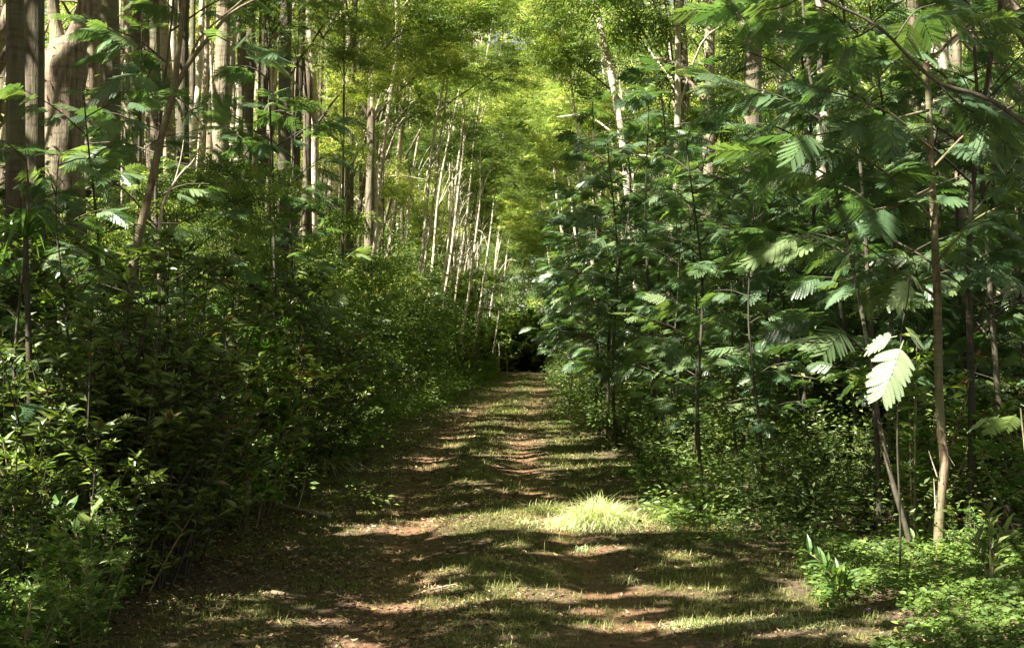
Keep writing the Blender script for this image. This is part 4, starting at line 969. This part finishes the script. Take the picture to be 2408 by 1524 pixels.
def litter(n, y0, y1, s0, s1, xr=(-4.5, 4.2)):
    x = RS.uniform(xr[0], xr[1], n); y = RS.uniform(y0, y1, n); u = np.abs(x - cx_path(y)); k = RS.rand(n) < np.clip(.45 + .5 * (x < 0) - .35 * np.exp(-((u - .72) / .2) ** 2), .1, 1) * np.clip((fnoise(x * 1.3, y * 1.3, 71) - .2) * 2.4, .15, 1)
    x, y = x[k], y[k]; n = len(x); mb = MB()
    mb.spread(LF[0] * [1, 1.1, 1.6], LF[1], np.stack([x, y, gz(x, y) + RS.uniform(.002, .018, n)], 1), frames(rdir(n, -.12, .25), rdir(n, .75, 1) * RS.choice([-1, 1], (n, 1))), RS.uniform(s0, s1, n)); return mb
mb = litter(58000, 6, 15, .018, .06); mb.merge(litter(22000, 15, 34, .04, .10)); 
tag(obj('leaf_litter', mb.mesh('leaf_litter', M['litter'])), 'brown fallen leaves scattered over the track floor', 'leaf litter', None, 'stuff')
# ground cover at lower right and lower left
def cover(n, xr, yr, h, s, fn, mat='cover', T=LW):
    x = RS.uniform(*xr, n); y = RS.uniform(*yr, n); k = fn(x, y); x, y = x[k], y[k]; n = len(x)
    e = np.clip(edge_out(x, y), 0, 1.2); top = h * (.25 + .75 * np.clip(e / .7, 0, 1)) * (.5 + fnoise(x * 1.7, y * 1.7, 81)); z = gz(x, y) + top * RS.rand(n) ** .5
    mb = MB(); mb.spread(T[0], T[1], np.stack([x, y, z], 1), frames(rdir(n, -.25, .35), rdir(n, .5, 1)), s * (.5 + 1.6 * RS.rand(n) ** 3), np.clip(RS.rand(n) * .6 + .4 * fnoise(x * 3, y * 3, 83), 0, 1)); return mb
mb = cover(60000, (1.5, 5.2), (6.2, 10.6), .17, .034, lambda x, y: (x > 1.75 + .25 * fnoise(x * 3, y * 3, 91) + .12 * np.clip(y - 8, 0, 3)) & (fnoise(x * 1.5, y * 1.5, 92) > .36))
mb.merge(cover(9000, (1.3, 4.2), (12, 18), .3, .05, lambda x, y: edge_out(x, y) > 0))
mb.merge(cover(26000, (-4.4, -1.9), (6, 9.2), .42, .045, lambda x, y: edge_out(x, y) > .15))
tag(obj('ground_cover', mb.mesh('ground_cover', M['cover'])), 'low creeping leaves covering the ground beside the near track', 'ground cover', None, 'stuff')
# undergrowth deep between the trunks
n = 1000; x = np.where(RS.rand(n) < .35, RS.uniform(-10, 9, n), RS.uniform(-55, 52, n)); y = RS.uniform(14, 122, n); k = (np.abs(x) < .44 * y + 2) & (((x < -6) | (x > 8)) | (y > 114) | ((y > 26) & ((x < -3.6) | (x > 3.4)))); x, y = x[k], y[k]
mb = MB()
for a_, b_ in zip(x, y):
    m = 210; hgt = RS.uniform(.8, 2.6) * (1 + .008 * b_) * (1 if abs(a_) > 5 else .6); sz = .13 + .0035 * b_; d = rdir(m, -.2, 1)
    p = np.array([a_, b_, 0]) + d * np.array([1.5, 1.5, hgt]) * RS.rand(m, 1) ** .4; p[:, 2] = np.abs(p[:, 2])
    mb.spread(LL[0], LL[1], p, frames(d + rdir(m) * .5, rdir(m, .3, 1)), RS.uniform(sz * .7, sz * 1.4, m), np.clip(RS.rand() * .5 + RS.rand(m) * .5, 0, 1))
def band(mb, side, off, h, y0, y1, step, m, sz):
    for yy in np.arange(y0, y1, step):
        y_ = yy + RS.uniform(-.5, .5) * step; e = float(left_edge(y_)) if side < 0 else float(right_edge(y_)); a_ = e + side * (off + RS.uniform(0, .9)); hh = (h + .022 * y_ * min(off, 2.4)) * RS.uniform(.6, 1.25)
        k = RS.randint(5, 9); C = np.stack([a_ + RS.normal(0, .35, k), y_ + RS.normal(0, .5, k), hh * RS.uniform(.15, .95, k)], 1); ci = RS.randint(k, size=m); d = rdir(m, -.6, 1)
        p = C[ci] + d * np.array([.45, .5, .32 * hh]) * RS.rand(m, 1) ** .5; p[:, 2] = np.abs(p[:, 2]) + gz(p[:, 0], p[:, 1]); s_ = sz * (1 + .03 * y_)
        mb.spread(LL[0], LL[1], p, frames(d * [1, 1, .3] + rdir(m, -.6, .4) * .6, rdir(m, .3, 1)), RS.uniform(s_ * .6, s_ * 1.3, m), np.clip((RS.rand(k)[ci]) * .5 + RS.rand(m) * .5, 0, 1))
for off, h in ((.15, .7), (.9, 1.7), (1.9, 2.9), (3.0, 4.0), (.75, 2.4), (1.2, 3.4)): band(mb, -1, off, h, (11 if off < 1 else 10) if (off, h) not in ((.75, 2.4), (1.2, 3.4)) else 38, 106, .95 + .35 * (off > 1), 520, .055)
for off, h in ((.3, .55), (1.1, 1.0), (2.3, 1.6)): band(mb, 1, off, h, 12.5, 106, 1.2, 420, .05)
for off, h in ((.35, .25), (1.2, .45), (2.2, .6), (3.0, .7)): band(mb, 1, off, h, 10.4, 13.5, .6, 420, .045)
tag(obj('undergrowth', mb.mesh('undergrowth', M['canopy_green'])), 'dense mixed undergrowth filling the forest floor between the trunks', 'undergrowth', None, 'stuff')

# ------------------------------------------------------------------ camera, light, world
cam = bpy.data.cameras.new('camera'); co = bpy.data.objects.new('camera', cam); COL.objects.link(co)
cam.sensor_width = 36; cam.lens = F / 2408 * 36; cam.shift_x = (1204 - VX) / 2408; cam.shift_y = (VY - 762) / 2408
co.location = (0, 0, CAMZ); co.rotation_euler = (radians(90), 0, 0); cam.clip_start = .05; cam.clip_end = 3000
scene.camera = co
s = np.array([SH[0] * cos(SUN_EL), SH[1] * cos(SUN_EL), sin(SUN_EL)])
sl = bpy.data.lights.new('sun', 'SUN'); so = bpy.data.objects.new('sun', sl); COL.objects.link(so)
from mathutils import Vector
so.rotation_euler = Vector(s).to_track_quat('Z', 'Y').to_euler(); so.location = (-20, -20, 40)
sl.energy = 25.0; sl.angle = radians(.3); sl.color = (1, .94, .80)
w = bpy.data.worlds.new('World'); scene.world = w; w.use_nodes = True; nt = w.node_tree
bg = nt.nodes['Background']; sky = nt.nodes.new('ShaderNodeTexSky'); sky.sky_type = 'NISHITA'; sky.sun_disc = False
sky.sun_elevation = SUN_EL; sky.sun_rotation = math.atan2(s[0], s[1]); hs = nt.nodes.new('ShaderNodeHueSaturation'); hs.inputs['Saturation'].default_value = .3; nt.links.new(sky.outputs[0], hs.inputs['Color']); tint = nt.nodes.new('ShaderNodeMix'); tint.data_type = 'RGBA'; tint.blend_type = 'MULTIPLY'; tint.inputs[0].default_value = 1; tint.inputs[7].default_value = (1, .97, .84, 1); nt.links.new(hs.outputs[0], tint.inputs[6]); nt.links.new(tint.outputs[2], bg.inputs[0]); bg.inputs[1].default_value = .155
scene.view_settings.view_transform = 'Standard'; scene.view_settings.look = 'None'; scene.view_settings.exposure = 0
cy = scene.cycles; cy.max_bounces = 6; cy.diffuse_bounces = 4; cy.glossy_bounces = 2; cy.transmission_bounces = 4; cy.transparent_max_bounces = 4
cy.use_denoising = True; cy.sample_clamp_indirect = 8; cy.caustics_reflective = False; cy.caustics_refractive = False
